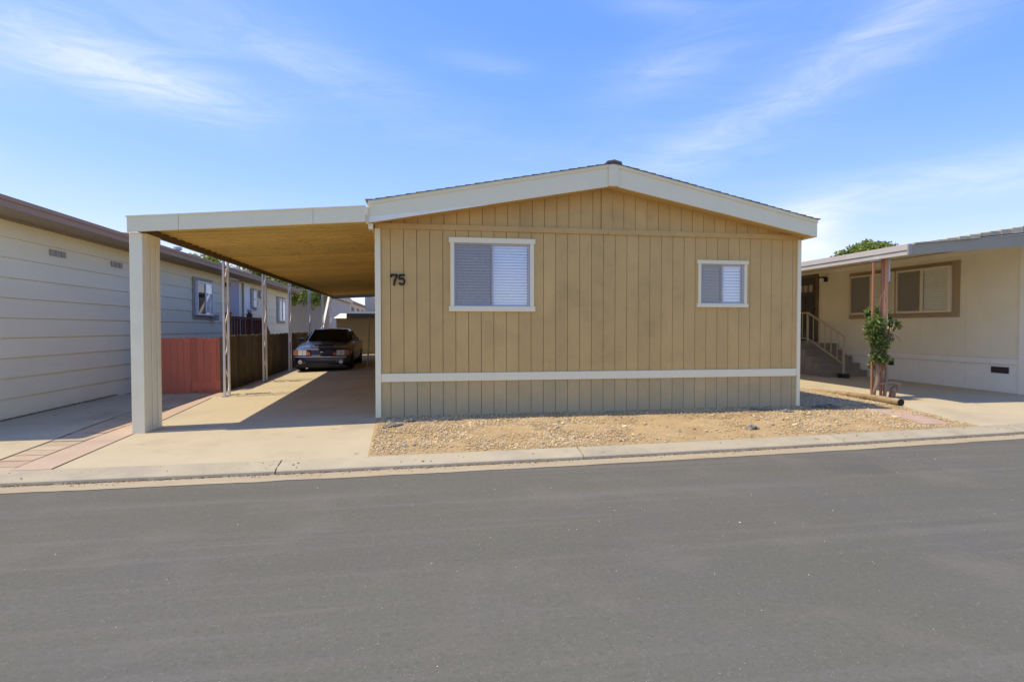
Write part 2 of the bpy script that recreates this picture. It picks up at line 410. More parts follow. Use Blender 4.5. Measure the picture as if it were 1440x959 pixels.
def bmfix(me):
    import bmesh
    b = bmesh.new(); b.from_mesh(me); bmesh.ops.recalc_face_normals(b, faces=b.faces); b.to_mesh(me); b.free()


def link(name, me, parent=None, loc=None, rot=None):
    o = bpy.data.objects.new(name, me); C.objects.link(o)
    if loc: o.location = loc
    if rot: o.rotation_euler = rot
    if parent: o.parent = parent
    return o


def tag(o, label, cat, group=None):
    o['label'] = label; o['category'] = cat
    if group: o['group'] = group
    return o


def thing(name, label, cat, loc=(0, 0, 0), group=None):
    o = bpy.data.objects.new(name, None); C.objects.link(o); o.location = loc; o.empty_display_size = .2
    return tag(o, label, cat, group)


# ------------------------------------------------------------------ ground heights (metres; camera stands on z = 0)


def kf(x):                                                   # kerb face line
    x0 = min(max(x, -6), 11)
    y = 6.493 + .0408 * x0 + .0033 * x0 * x0
    return y + (x - x0) * (.0408 + .0066 * x0)


def kb(x): return kf(x) + .31                                # kerb back


def lerp(a, b, t): return a + (b - a) * t


def interp(x, xs, ys): return float(np.interp(x, xs, ys))


def gz(x, y):
    d = y - kb(x)
    if d <= 0: return .09
    tgt = interp(x, [-6, -4, -.7, 2, 6.6, 8.6, 12], [.095, .105, .195, .205, .215, .185, .17])
    t = min(d / (9.05 - kb(x)), 1) if kb(x) < 9 else 1
    z = lerp(.09, tgt, t)
    if y > 9.05: z += min(.0135 if x < 2 else .005, .0135) * (min(y, 24) - 9.05) * (1 if x > -4.3 else .3)
    return z


def sheet(name, xl, xr, yl, yr, nx, ny, dz, m, zf=gz, kind='structure', parent=None, hump=0):
    """grid between left/right edges xl(v), xr(v) and near/far edges yl(x), yr(x)"""
    vs = []; fs = []
    for j in range(ny + 1):
        for i in range(nx + 1):
            u, v = i / nx, j / ny
            ym = lerp(yl(0), yr(0), v); x = lerp(xl(ym), xr(ym), u); y = lerp(yl(x), yr(x), v)
            z = zf(x, y) + dz
            if hump: z += hump * (mnoise.noise(Vector((x * 1.7, y * 1.7, 3))) * .7 + mnoise.noise(Vector((x * 5, y * 5, 9))) * .4) * min(1, v * 6, (1 - v) * 8 + .1, u * 12 + .1, (1 - u) * 12 + .1)
            vs.append((x, y, z))
    for j in range(ny):
        for i in range(nx):
            a = j * (nx + 1) + i; fs.append((a, a + 1, a + nx + 2, a + nx + 1))
    mb = MB(); mb.add(vs, fs); o = mb.build(name, m, parent, smooth=True)
    if not parent: o['kind'] = kind
    return o


K = lambda c: (lambda _: c)


def big_ground():
    xs = np.unique(np.concatenate([[-900, -400, -200, -100, -60, -40], np.linspace(-30, 30, 61), [40, 60, 100, 200, 400, 900]]))
    ts = np.concatenate([np.linspace(0, 1, 10), [1.3, 2, 4, 8, 16, 40, 80]])
    vs = []; fs = []
    rows = [(-900, None), (-60, None), (-9, None), (0, None), (4, None)]
    nr = 0
    for y, _ in rows:
        for x in xs: vs.append((x, min(y, kf(x) - .5), -.03))
        nr += 1
    for t in [0, .02] + [.15, .3, .45, .6, .8, 1, 2, 4, 8, 15, 30, 90, 300, 900]:
        for x in xs:
            y = kf(x) + .05 + t * 2.3
            vs.append((x, y, (-.03 if t == 0 else gz(x, y) - .03)))
        nr += 1
    n = len(xs)
    for j in range(nr - 1):
        for i in range(n - 1): fs.append((j * n + i, j * n + i + 1, (j + 1) * n + i + 1, (j + 1) * n + i))
    MB().add(vs, fs).build('ground', 'dry_ground', kind='structure', smooth=True)


big_ground()
flat = lambda x, y: 0.0
sheet('road', K(-70), K(70), K(-8), lambda x: kf(x) - .26, 140, 6, .0, 'asphalt', flat)
sheet('gutter', K(-70), K(70), lambda x: kf(x) - .27 - .02 * mnoise.noise(Vector((x * 2, 0, 0))) - .015 * mnoise.noise(Vector((x * 9, 0, 0))), lambda x: kf(x) + .02, 900, 1, .005, 'gutter_dust', flat)

# kerb: mountable profile, cast in segments with open joints
kerb = bpy.data.objects.new('kerb', None); C.objects.link(kerb); kerb['kind'] = 'structure'
joints = [-30, -26, -22.2, -18.5, -15, -11.9, -8.6, -5.1, -1.57, 1.95, 5.72, 9.5, 13.2, 17, 21, 25, 30]
for a, b in zip(joints[:-1], joints[1:]):
    mb = MB(); prof = [(0, 0.0), (0.008, .036), (.03, .048), (.16, .072), (.31, .092), (.31, -.02)]
    n = 14; vs = []; fs = []
    for i in range(n + 1):
        x = lerp(a + .008, b - .008, i / n); j = .006 * mnoise.noise(Vector((x * 7, 1, 0)))
        for q, (dy, z) in enumerate(prof): vs.append((x, kf(x) + dy + (j if q < 3 else 0), z + (j * .5 if q in (1, 2) else 0)))
    k = len(prof)
    for i in range(n):
        for q in range(k): fs.append((i * k + q, i * k + (q + 1) % k, (i + 1) * k + (q + 1) % k, (i + 1) * k + q))
    fs += [tuple(range(k)), tuple(range(n * k, n * k + k))]
    mb.add(vs, fs).build('kerb_segment', 'kerb_concrete', kerb)

# driveway, red strip, pavers, neighbours' concrete
stripR = lambda y: interp(y, [6.6, 8.7, 9.76, 13.65, 27], [-3.885, -4.01, -4.09, -4.36, -4.36])
stripL = lambda y: interp(y, [6.56, 7.2, 8.46, 9.6, 14.3], [-4.27, -4.345, -4.415, -4.44, -4.68])
pavL = lambda y: interp(y, [6.5, 7.25, 8.48, 9.5, 14], [-4.68, -4.742, -4.862, -4.98, -5.3])
drvR = lambda y: interp(y, [6.75, 9.05, 30], [-.615, -.69, -.69])
expj = [None, 13.15, 16.6, 20, 28]
dw = bpy.data.objects.new('driveway', None); C.objects.link(dw); dw['kind'] = 'structure'
ys = [None, 13.0, 15.4, 18.6, 22, 28]
for j in range(5):
    y0 = (lambda x: kb(x) + .004) if j == 0 else K(ys[j] + .012)
    sheet('concrete_slab', lambda y: stripR(y) + .012, drvR, y0, K(ys[j + 1] - .006), 16, 14 if j == 0 else 8, .0, 'concrete', parent=dw)
sheet('driveway_joint', lambda y: stripR(y) - .03, K(-.70), lambda x: kb(x) - .02, K(28), 16, 60, -.010, 'joint_dark')
red = bpy.data.objects.new('red_border_strip', None); C.objects.link(red); red['kind'] = 'structure'
yy = [None, 8.2, 9.7, 11.2, 12.7, 13.7]
for j in range(5):
    y0 = (lambda x: kb(x) + .004) if j == 0 else K(yy[j] + (.003))
    sheet('concrete_strip', lambda y: stripL(y) + .012, lambda y: stripR(y) - .008, y0, K(yy[j + 1] - .002), 4, 6, .004, 'red_concrete', parent=red)
pv = bpy.data.objects.new('paver_walk', None); C.objects.link(pv); pv['kind'] = 'structure'
y = 6.60; i = 0
while y < 13.6:
    l = .285 + .012 * random.uniform(-1, 1)
    a0, a1, b0, b1 = pavL(y) + .02, stripL(y) - .015, pavL(y + l) + .02, stripL(y + l) - .015
    z = gz(-4.6, y + l / 2) + .004 + random.uniform(-.003, .003); y0 = max(y, kb(-4.6) + .006)
    if y + l > y0 + .05:
        MB().add([(a0, y0, z - .05), (a1, y0, z - .05), (b1, y + l - .012, z - .05), (b0, y + l - .012, z - .05), (a0, y0, z), (a1, y0, z), (b1, y + l - .012, z), (b0, y + l - .012, z)],
                 [(4, 5, 6, 7), (0, 1, 5, 4), (1, 2, 6, 5), (2, 3, 7, 6), (3, 0, 4, 7)]).build('paver', 'paver_tan', pv)
    y += l
sheet('paver_joint', lambda y: pavL(y) - .03, lambda y: stripL(y) + .03, lambda x: kb(x) - .02, K(13.7), 4, 30, -.012, 'joint_dark')
sheet('side_pad', K(-30), lambda y: pavL(y) - .004, lambda x: kb(x) + .004, K(13.75), 50, 24, .003, 'concrete')
# right-hand neighbour's drive, gravel bed
gravR = lambda y: interp(y, [6.9, 7.25, 7.45, 7.8, 8.3, 8.9, 9.4, 12, 30], [8.5, 8.45, 8.40, 8.42, 8.50, 8.60, 8.66, 8.80, 9.2])
sheet('neighbour_driveway', lambda y: gravR(y) - .08, K(30), lambda x: kb(x) + .004, K(26), 60, 40, .0, 'concrete')
sheet('gravel_bed', lambda y: drvR(y) + .0, gravR, lambda x: kb(x) + .0, K(9.10), 170, 60, .003, 'dirt', hump=.024)
sheet('side_gravel', K(6.55), gravR, K(9.10), K(26), 16, 40, .010, 'dirt', hump=.01)


# ------------------------------------------------------------------ loose stones
def ico():
    t = (1 + 5 ** .5) / 2
    v = np.array([(-1, t, 0), (1, t, 0), (-1, -t, 0), (1, -t, 0), (0, -1, t), (0, 1, t), (0, -1, -t), (0, 1, -t), (t, 0, -1), (t, 0, 1), (-t, 0, -1), (-t, 0, 1)], float)
    v /= np.linalg.norm(v[0])
    f = np.array([(0, 11, 5), (0, 5, 1), (0, 1, 7), (0, 7, 10), (0, 10, 11), (1, 5, 9), (5, 11, 4), (11, 10, 2), (10, 7, 6), (7, 1, 8), (3, 9, 4), (3, 4, 2), (3, 2, 6), (3, 6, 8), (3, 8, 9), (4, 9, 5), (2, 4, 11), (6, 2, 10), (8, 6, 7), (9, 8, 1)])
    return v, f


def tri_mesh(name, V, F, col, m, smooth=False):
    me = bpy.data.meshes.new(name); k = F.shape[1]
    me.vertices.add(len(V)); me.vertices.foreach_set('co', V.astype(np.float32).ravel())
    me.loops.add(F.size); me.loops.foreach_set('vertex_index', F.astype(np.int32).ravel())
    me.polygons.add(len(F)); me.polygons.foreach_set('loop_start', np.arange(0, F.size, k, dtype=np.int32))
    me.update(); me.validate()
    if col is not None:
        at = me.color_attributes.new('tint', 'FLOAT_COLOR', 'POINT')
        at.data.foreach_set('color', np.concatenate([col, np.ones((len(col), 1))], 1).astype(np.float32).ravel())
    me.materials.append(M[m])
    return me


IV, IF = ico()


def stones(name, pts, size, pal, flatk=.6):
    n = len(pts); V = []; F = []; CO = []
    pal = np.array(pal) * np.array([1.36, 1.27, .98])
    jit = 1 + rng.uniform(-.28, .28, (n, 12, 1))
    sc = np.stack([size * rng.uniform(.7, 1.4, n), size * rng.uniform(.7, 1.3, n), size * rng.uniform(.4, .9, n) * flatk / .6], 1)
    an = rng.uniform(0, 6.28, n); c, s = np.cos(an), np.sin(an)
    v = IV[None] * jit * sc[:, None, :]
    x = v[..., 0] * c[:, None] - v[..., 1] * s[:, None]; yv = v[..., 0] * s[:, None] + v[..., 1] * c[:, None]
    v = np.stack([x, yv, v[..., 2]], -1) + pts[:, None, :]
    v[..., 2] += (sc[:, 2] * .35)[:, None]
    F = (IF[None] + (np.arange(n) * 12)[:, None, None]).reshape(-1, 3)
    col = pal[rng.integers(0, len(pal), n)] * rng.uniform(.8, 1.2, (n, 1))
    col = np.repeat(col, 12, 0)
    o = bpy.data.objects.new(name, tri_mesh(name, v.reshape(-1, 3), F, col, 'pebble')); C.objects.link(o); o['kind'] = 'stuff'
    return o


def scatter():
    pts = []; sz = []
    for _ in range(80000):
        x = random.uniform(-.62, 8.6); y = random.uniform(6.7, 9.08)
        if y < kb(x) + .015 or x > gravR(y) + .06 + .22 * mnoise.noise(Vector((x * 3, y * 3, 0))) or x < drvR(y) + .02: continue
        d = 1.0
        bare = math.exp(-((x - 3.75) / 1.25) ** 2) * (1 if y < 8.7 else .6)
        if x > 4.9: d *= .75        # bare sandy patch
        d *= 1 - .93 * bare
        d *= .22 + 1.0 * max(0, mnoise.noise(Vector((x * 1.3, y * 2.1, 5))) + .4)
        if y < kb(x) + .10: d *= .4
        if random.random() > d: continue
        pts.append((x, y, gz(x, y) + .006)); sz.append(random.choice([.005, .006, .007, .007, .008, .009, .010, .012, .016]) * random.uniform(.8, 1.25))
    pal = [(.44, .34, .19), (.47, .37, .24), (.40, .30, .18), (.48, .40, .28), (.36, .28, .18), (.30, .25, .18), (.44, .31, .18), (.52, .44, .32), (.38, .32, .24), (.46, .34, .20), (.25, .21, .16), (.42, .33, .21), (.45, .36, .23), (.34, .33, .33), (.40, .39, .38)]
    stones('gravel', np.array(pts), np.array(sz), pal, .42)
    pts = []; sz = []
    for _ in range(110):
        x = random.uniform(-.5, 8.3); y = random.uniform(7, 9.0)
        if y < kb(x) + .06 or x > gravR(y) - .06 or (2.6 < x < 4.9 and random.random() < .85): continue
        pts.append((x, y, gz(x, y) + .010)); sz.append(random.uniform(.016, .034))
    stones('larger_stones_rubble', np.array(pts), np.array(sz), [(.33, .28, .22), (.38, .33, .26), (.46, .38, .26), (.28, .25, .22), (.5, .42, .3)])
    pts = []; sz = []
    for _ in range(6000):
        x = random.uniform(6.7, 8.8); y = random.uniform(9.1, 15)
        if x > gravR(y) - .02: continue
        pts.append((x, y, gz(x, y) + .008)); sz.append(random.uniform(.008, .02))
    stones('side_yard_gravel', np.array(pts), np.array(sz), [(.34, .29, .22), (.30, .28, .26), (.4, .33, .24)])
    # dark grit along the kerb foot, along the white wall and in the drive's joints
    pts = []; sz = []
    for _ in range(5200):
        x = random.uniform(-9, 14)
        if mnoise.noise(Vector((x * .8, 7, 0))) < random.uniform(-.7, .1): continue
        pts.append((x, kf(x) - abs(random.gauss(0, .010)), .008)); sz.append(random.uniform(.004, .010))
    stones('kerb_foot_debris', np.array(pts), np.array(sz), [(.10, .075, .05), (.16, .115, .07), (.07, .055, .04), (.22, .16, .10)], .5)
    pts = []; sz = []
    for _ in range(1500):
        y = random.uniform(8.9, 13.7); pts.append((-6.665 + abs(random.gauss(0, .02)), y, gz(-6.6, y) + .006)); sz.append(random.uniform(.008, .02))
    for yj, xa, xb in ((13.0, -4.15, -3.0), (15.4, -4.2, -3.1)):
        for _ in range(260):
            x = random.uniform(xa, xb)
            if mnoise.noise(Vector((x * 4, yj, 0))) < -.05: continue
            y = yj + .004 + random.gauss(0, .025); pts.append((x, y, gz(x, y) + .002)); sz.append(random.uniform(.006, .016))
    stones('joint_dirt_debris', np.array(pts), np.array(sz), [(.14, .11, .07), (.09, .075, .05), (.2, .16, .10)], .5)
    # litter collected in the gutter and on the road
    pts = []; sz = []
    for _ in range(2600):
        x = random.uniform(-9, 14); 
        if mnoise.noise(Vector((x * 1.1, 2, 0))) < random.uniform(-.35, .45): continue
        y = kf(x) - abs(random.gauss(0, .06)) - .004
        pts.append((x, y, .006)); sz.append(random.choice([.004, .005, .006, .008, .012]))
    stones('gutter_litter_debris', np.array(pts), np.array(sz), [(.30, .20, .11), (.42, .31, .18), (.20, .15, .10), (.5, .42, .3), (.34, .20, .12)], .35)
    pts = []; sz = []
    for _ in range(1300):
        x = random.uniform(-9, 12); y = random.uniform(1.2, 6.3)
        if y > kf(x) - .28: continue
        pts.append((x, y, .001)); sz.append(random.choice([.002, .002, .0025, .003, .004]) * (1 if random.random() < .97 else 2))
    stones('road_grit_debris', np.array(pts), np.array(sz), [(.42, .40, .36), (.5, .47, .42), (.3, .28, .25)], .5)
    pts = [(x, kf(x) + random.uniform(.06, .32), 0) for x in np.concatenate([rng.uniform(-5, 10, 46), rng.uniform(-2.4, -1.2, 10)])]
    pts = np.array([(a, b, .05 + (b - kf(a)) * .14) for a, b, _ in pts])
    stones('kerb_pebbles_debris', pts, rng.choice([.006, .008, .010, .018], len(pts), p=[.4, .35, .2, .05]), [(.12, .11, .10), (.3, .24, .16), (.2, .16, .12)])


scatter()


def scrap(x, y, w, l, rot, label, h=.05):
    n, m = 9, 6; vs = []; fs = []
    sd_ = random.uniform(0, 99)
    for j in range(m):
        for i in range(n):
            u, v = i / (n - 1) - .5, j / (m - 1) - .5
            k = (1 - 1.1 * abs(u)) * (.75 + .6 * mnoise.noise(Vector((u * 4 + sd_, 0, 0))))
            px, py = u * l, v * w * k + .25 * w * mnoise.noise(Vector((u * 3, sd_, 1)))
            pz = .012 + h * (.5 + .9 * mnoise.noise(Vector((u * 5, v * 5, sd_)))) * (1 - 1.6 * abs(u)) ** 1 if abs(u) < .6 else .0
            c, s = math.cos(rot), math.sin(rot)
            vs.append((px * c - py * s, px * s + py * c, max(pz, .004)))
    for j in range(m - 1):
        for i in range(n - 1): a = j * n + i; fs.append((a, a + 1, a + n + 1, a + n))
    o = MB().add(vs, fs).build('fabric_scrap', 'fabric_scrap', loc=(x, y, gz(x, y) + .012))
    sm = o.modifiers.new('thick', 'SOLIDIFY'); sm.thickness = .006
    tag(o, label, 'fabric scrap', 'torn dark scraps lying on the gravel')


scrap(-.40, 8.33, .13, .34, .5, 'torn dark grey scrap on the gravel nearest the house\'s left corner', .05)
scrap(-.16, 8.60, .08, .20, .4, 'small dark scrap on gravel just behind the torn scrap by the left corner', .04)
scrap(4.76, 7.50, .12, .22, .2, 'crumpled blue-grey scrap near the kerb in front of the small window', .06)
scrap(5.72, 8.78, .13, .34, -.3, 'flat dark scrap on gravel by the wall right of the small window', .045)
scrap(6.05, 8.57, .09, .26, -.15, 'thin brown-black scrap between the flat scrap and the right house corner', .04)
scrap(6.98, 8.86, .18, .60, -.12, 'long grey-black scrap lying at the shaded right corner of the tan house', .07)

pl = [(7.50, 8.80), (7.92, 8.74), (8.16, 8.25), (8.20, 7.80), (8.02, 7.46), (7.62, 7.50), (7.72, 8.0), (7.62, 8.4)]
sl = MB(); k = len(pl)
sl.add([(a, b, gz(a, b) - .05) for a, b in pl] + [(a, b, gz(a, b) + .014 + (.008 if b < 7.7 else 0)) for a, b in pl],
       [tuple(range(k)), tuple(range(2 * k - 1, k - 1, -1))] + [(q, (q + 1) % k, (q + 1) % k + k, q + k) for q in range(k)])
tag(sl.build('stepping_stone', 'pink_slab'), 'flat dusty pink slab set in the gravel by the log', 'stepping stone')

# fallen landscape log
lg = thing('log', 'round weathered landscape log lying along the gravel edge', 'log', (8.6, 9.0, .2))
pts = [(8.575, 8.92, .250), (8.582, 9.02, .252), (8.583, 9.15, .249), (8.594, 9.3, .250), (8.60, 9.5, .251), (8.62, 9.8, .245), (8.66, 10.3, .232), (8.70, 10.9, .205), (8.74, 11.5, .175)]
mb = MB(); mb.tube([Vector(p) - Vector((8.6, 9.0, .2)) for p in pts], [.061, .066, .062, .068, .063, .066, .058, .056, .05], 11); mb.build('bark_body', 'dry_wood', lg, smooth=False)
mb = MB(); mb.lathe(Vector((8.573, 8.917, .250)) - Vector((8.6, 9, .2)), (-.06, -1, 0), [(-.01, .064), (.004, .064), (.006, .05)], 14); mb.build('cut_end', 'log_end', lg)

# ------------------------------------------------------------------ windows (a = along wall, n = outwards, z up)


def window(parent, xf, a0, a1, z0, z1, trim=.08, trim_mat='cream_trim', ears=.0, head=None, frame_mat='vinyl_grey', fw=.035, split='v',
           panes=('pane_clear', 'pane_clear'), blinds=(None, None), screens=(None, None), back='room_dark', depth=.0, name='window', label=None, slat=.05):
    """opening a0..a1, z0..z1; depth: how far the glass sits behind the wall face (negative = proud)"""
    g = -depth
    f = MB(xf)
    for q in ((a0, z0, a0 + fw, z1), (a1 - fw, z0, a1, z1), (a0 + fw, z0, a1 - fw, z0 + fw), (a0 + fw, z1 - fw, a1 - fw, z1)):
        f.box(q[0], g - .02, q[1], q[2], g + .018, q[3])
        if depth < 0: f.box(q[0], .002, q[1], q[2], g - .0205, q[3])
    cells = []
    if split == 'v':
        c = (a0 + a1) / 2; f.box(c - fw * .6, g - .018, z0 + fw, c + fw * .6, g + .022, z1 - fw)
        cells = [(a0 + fw, c - fw * .6, z0 + fw, z1 - fw), (c + fw * .6, a1 - fw, z0 + fw, z1 - fw)]
    elif split == 'h':
        c = (z0 + z1) / 2; f.box(a0 + fw, g - .018, c - fw * .6, a1 - fw, g + .022, c + fw * .6)
        cells = [(a0 + fw, a1 - fw, c + fw * .6, z1 - fw), (a0 + fw, a1 - fw, z0 + fw, c - fw * .6)]
    else: cells = [(a0 + fw, a1 - fw, z0 + fw, z1 - fw)]
    w = f.build(name, frame_mat, parent)
    if label: w['label'] = label
    if trim:
        t = MB(xf); hd = head or trim
        if ears:
            t.box(a0 - trim - ears, 0.0, z1, a1 + trim + ears, .034, z1 + hd); t.box(a0 - trim - ears, 0.0, z0 - hd, a1 + trim + ears, .034, z0)
        else:
            t.box(a0 - trim, 0.0, z1, a1 + trim, .03, z1 + hd); t.box(a0 - trim, 0.0, z0 - hd, a1 + trim, .03, z0)
        t.box(a0 - trim, 0.0, z0, a0, .028, z1); t.box(a1, 0.0, z0, a1 + trim, .028, z1)
        t.build('trim', trim_mat, w, bevel=.003)
    MB(xf).box(a0, g - .11 if depth > 0 else g - .072, z0, a1, g - .10 if depth > 0 else g - .064, z1).build('room_back', back, w)
    for i, (u0, u1, w0, w1) in enumerate(cells):
        MB(xf).box(u0, g - .003, w0, u1, g + .003, w1).build('pane', panes[i], w)
        if blinds[i]:
            b = MB(xf); zz = w1 - .006; off = g - .045 if depth > 0 else g - .026
            b.box(u0, off - .01, w1 - .035, u1, off + .012, w1)
            zz = w1 - .04
            while zz > w0 + .01:
                a = random.uniform(-.001, .001)
                s_ = slat; u_, d_, k_ = (.008, .010, .88) if depth > 0 else (.004, .007, .93)
                b.add([(u0 + .004, off - u_, zz), (u1 - .004, off - u_, zz + a), (u1 - .004, off + d_, zz - s_ * k_ + a), (u0 + .004, off + d_, zz - s_ * k_),
                       (u0 + .004, off - u_ - .003, zz), (u1 - .004, off - u_ - .003, zz + a), (u1 - .004, off + d_ - .003, zz - s_ * k_ + a), (u0 + .004, off + d_ - .003, zz - s_ * k_)],
                      [(0, 1, 2, 3), (7, 6, 5, 4), (0, 4, 5, 1), (3, 2, 6, 7), (0, 3, 7, 4), (1, 5, 6, 2)])
                zz -= s_
            b.build('blind', blinds[i], w, kind='stuff')
        if screens[i]:
            MB(xf).box(u0 - .012, g + .0245, w0 - .012, u1 + .012, g + .026, w1 + .012).build('insect_screen', screens[i], w)
    return w


# ------------------------------------------------------------------ the tan mobile home, number 75
D = 9.05
HX0, HX1, RX = -.70, 6.62, 3.06
home = thing('mobile_home', 'tan double-wide mobile home with grooved siding, cream trim and house number 75', 'house', (2.96, 9.05, .2))
HO = Vector((2.96, 9.05, .2))


def hx(p): return lambda x, y, z: (x - HO.x, y - HO.y, z - HO.z)


hxf = lambda x, y, z: (x - HO.x, y - HO.y, z - HO.z)
rake_b = lambda x: interp(x, [-.75, RX, 6.70], [3.18, 3.876, 3.148])
rake_t = lambda x: interp(x, [-.75, RX, 6.70], [3.50, 4.228, 3.44])
HBACK = 34.0
core = MB(hxf)
core.box(HX0 + .03, D + .10, .1, HX1 - .03, HBACK, 3.20)
core.prism([(HX0 + .03, 3.20), (HX1 - .03, 3.20), (RX, rake_b(RX) + .03)], D + .06, HBACK, 'y')
core.build('wall_core', 'dark_void', home)
win = [(.53, 1.762, 1.945, 2.955), (4.742, 5.545, 2.015, 2.695)]
grooves = [HX0 + .09]
g = -.465
while g < HX1 - .08: grooves.append(g); g += .2043
grooves.append(HX1 - .06)
GAP = .0035
for a, b in zip(grooves[:-1], grooves[1:]):
    a_, b_ = a + GAP, b - GAP
    if b_ - a_ < .02: continue
    # skirting board and main board
    MB(hxf).box(a_, D - .004, gz(a, D) - .04, b_, D + .012, .748).build('skirting_board', 'tan_light_fade', home)
    done = False
    bx_ = lambda u0, z0_, u1, z1_: MB(hxf).box(u0, D, z0_, u1, D + .016, z1_).build('siding_board', 'tan_siding', home)
    for (w0, w1, z0, z1) in win:
        l, r = max(a_, w0), min(b_, w1)
        if r - l > .002:
            bx_(l, .882, r, z0); bx_(l, z1, r, 3.15)
            if l > a_ + .001: bx_(a_, .882, l, 3.15)
            if r < b_ - .001: bx_(r, .882, b_, 3.15)
            done = True
    if not done: bx_(a_, .882, b_, 3.15)
g = HX0 + .05; gg = []
while g < 2.96: gg.append(g); g += .2043
gg += [2.965, 3.155]; g = 3.155 + .2043
while g < HX1: gg.append(g); g += .2043
gg.append(HX1)
for a, b in zip(gg[:-1], gg[1:]):
    a_, b_ = a + GAP, b - GAP; mid = abs(a - 2.965) < .001
    za, zb_ = rake_b(a_) + .05, rake_b(b_) + .05
    if max(za, zb_) < 3.24: continue
    d0 = D - (.016 if mid else .0)
    poly = [(a_, 3.225), (b_, 3.225), (b_, max(zb_, 3.226)), (a_, max(za, 3.226))]
    if mid: poly = [(a_, 3.225), (b_, 3.225), (b_, zb_), (RX, rake_b(RX) + .05), (a_, za)]
    MB(hxf).prism(poly, d0, D + .016, 'y').build('gable_board', 'tan_siding', home)
MB(hxf).box(HX0 + .01, D - .03, 3.148, RX + .02, D + .02, 3.232).box(RX + .022, D - .028, 3.146, HX1 - .01, D + .02, 3.228).build('belt_board', 'tan_siding', home, bevel=.003)
MB(hxf).box(HX0 + .09, D - .028, .750, HX1 - .061, D + .014, .880).build('band_board', 'cream_trim', home, bevel=.004)
MB(hxf).box(HX0, D - .034, .10, HX0 + .088, D + .06, 3.146).build('corner_trim', 'cream_trim', home, bevel=.004)
MB(hxf).box(HX1 - .059, D - .034, .10, HX1 + .004, D + .06, 3.144).build('corner_trim', 'cream_trim', home, bevel=.004)
fac = lambda w0: (lambda a, n, z: hxf(a, D - n, z))
window(home, lambda a, n, z: hxf(a, D - n, z), *win[0][:2], win[0][2], win[0][3], .062, 'cream_trim', .022, .082, 'vinyl_grey', .030, 'v',
       ('pane_clear', 'pane_bright'), ('blind_white', 'blind_white'), ('insect_screen', None), depth=.022, label='large two-pane sliding window with closed white blinds', slat=.046)
window(home, lambda a, n, z: hxf(a, D - n, z), *win[1][:2], win[1][2], win[1][3], .052, 'cream_trim', .022, .062, 'vinyl_grey', .030, 'v',
       ('pane_clear', 'pane_bright'), ('blind_grey', 'blind_white'), ('insect_screen_light', None), depth=.022, label='small sliding window with shutters in its right half', slat=.052)
# side and back walls with battens
for X0, sgn in ((HX0, -1), (HX1, 1)):
    mb = MB(hxf); y = D + .07
    while y < HBACK - .1:
        mb.box(X0 if sgn > 0 else X0 - .002, y, .12, X0 + (.03 if sgn < 0 else -.03) , min(y + .4, HBACK) - .006, 3.20); y += .4
    mb.build('side_wall', 'tan_siding', home)
MB(hxf).box(HX0, HBACK + .001, .1, HX1, HBACK + .03, 3.2).build('rear_wall', 'tan_siding', home)
# house number strokes
def stroke(pts, w):
    mb = MB(hxf)
    for p, q in zip(pts[:-1], pts[1:]):
        p, q = Vector((p[0], 0, p[1])), Vector((q[0], 0, q[1])); d = (q - p).normalized(); n = Vector((-d.z, 0, d.x)) * w / 2
        p2, q2 = p - d * w * .22, q + d * w * .22
        mb.prism([((p2 - n).x, (p2 - n).z), ((q2 - n).x, (q2 - n).z), ((q2 + n).x, (q2 + n).z), ((p2 + n).x, (p2 + n).z)], D - .030 - random.uniform(0, .002), D - .014, 'y')
    return mb
NZ = 2.268; HH = .172
o = stroke([(-.452, NZ + HH - .045), (-.452, NZ + HH - .012), (-.362, NZ + HH - .012), (-.366, NZ + HH - .04), (-.395, NZ + .085), (-.408, NZ + .0)], .030).build('house_number_digit', 'number_black', home); o['label'] = 'black digit 7'
arc = [(-.247, NZ + HH - .012), (-.322, NZ + HH - .012), (-.328, NZ + .095)] + [(-.288 + .040 * math.cos(t), NZ + .060 + .047 * math.sin(t)) for t in np.linspace(2.2, -2.35, 12)] + [(-.333, NZ + .030)]
o = stroke(arc, .029).build('house_number_digit', 'number_black', home); o['label'] = 'black digit 5'
# roof
Y0 = 8.73
MB(hxf).prism([(-.765, rake_b(-.765)), (2.975, rake_b(2.975)), (2.975, rake_t(2.975)), (-.765, rake_t(-.765))], Y0, Y0 + .03, 'y').build('rake_fascia', 'fascia_white', home, bevel=.003)
MB(hxf).prism([(3.148, rake_b(3.148)), (6.705, rake_b(6.705)), (6.705, rake_t(6.705)), (3.148, rake_t(3.148))], Y0, Y0 + .03, 'y').build('rake_fascia', 'fascia_white', home, bevel=.003)
MB(hxf).prism([(2.977, 3.868), (3.146, 3.868), (3.146, 4.205), (RX, 4.222), (2.977, 4.206)], Y0 - .022, Y0 + .03, 'y').build('ridge_cap_board', 'fascia_white', home, bevel=.003)
dr = MB(hxf)
dr.prism([(-.77, rake_t(-.77) - .055), (2.976, rake_t(2.976) - .050), (2.976, rake_t(2.976) + .002), (-.77, rake_t(-.77) + .002)], Y0 - .016, Y0 - .001, 'y')
dr.prism([(3.147, rake_t(3.147) - .050), (6.71, rake_t(6.71) - .055), (6.71, rake_t(6.71) + .002), (3.147, rake_t(3.147) + .002)], Y0 - .016, Y0 - .001, 'y')
dr.build('drip_board', 'fascia_white', home, bevel=.002)
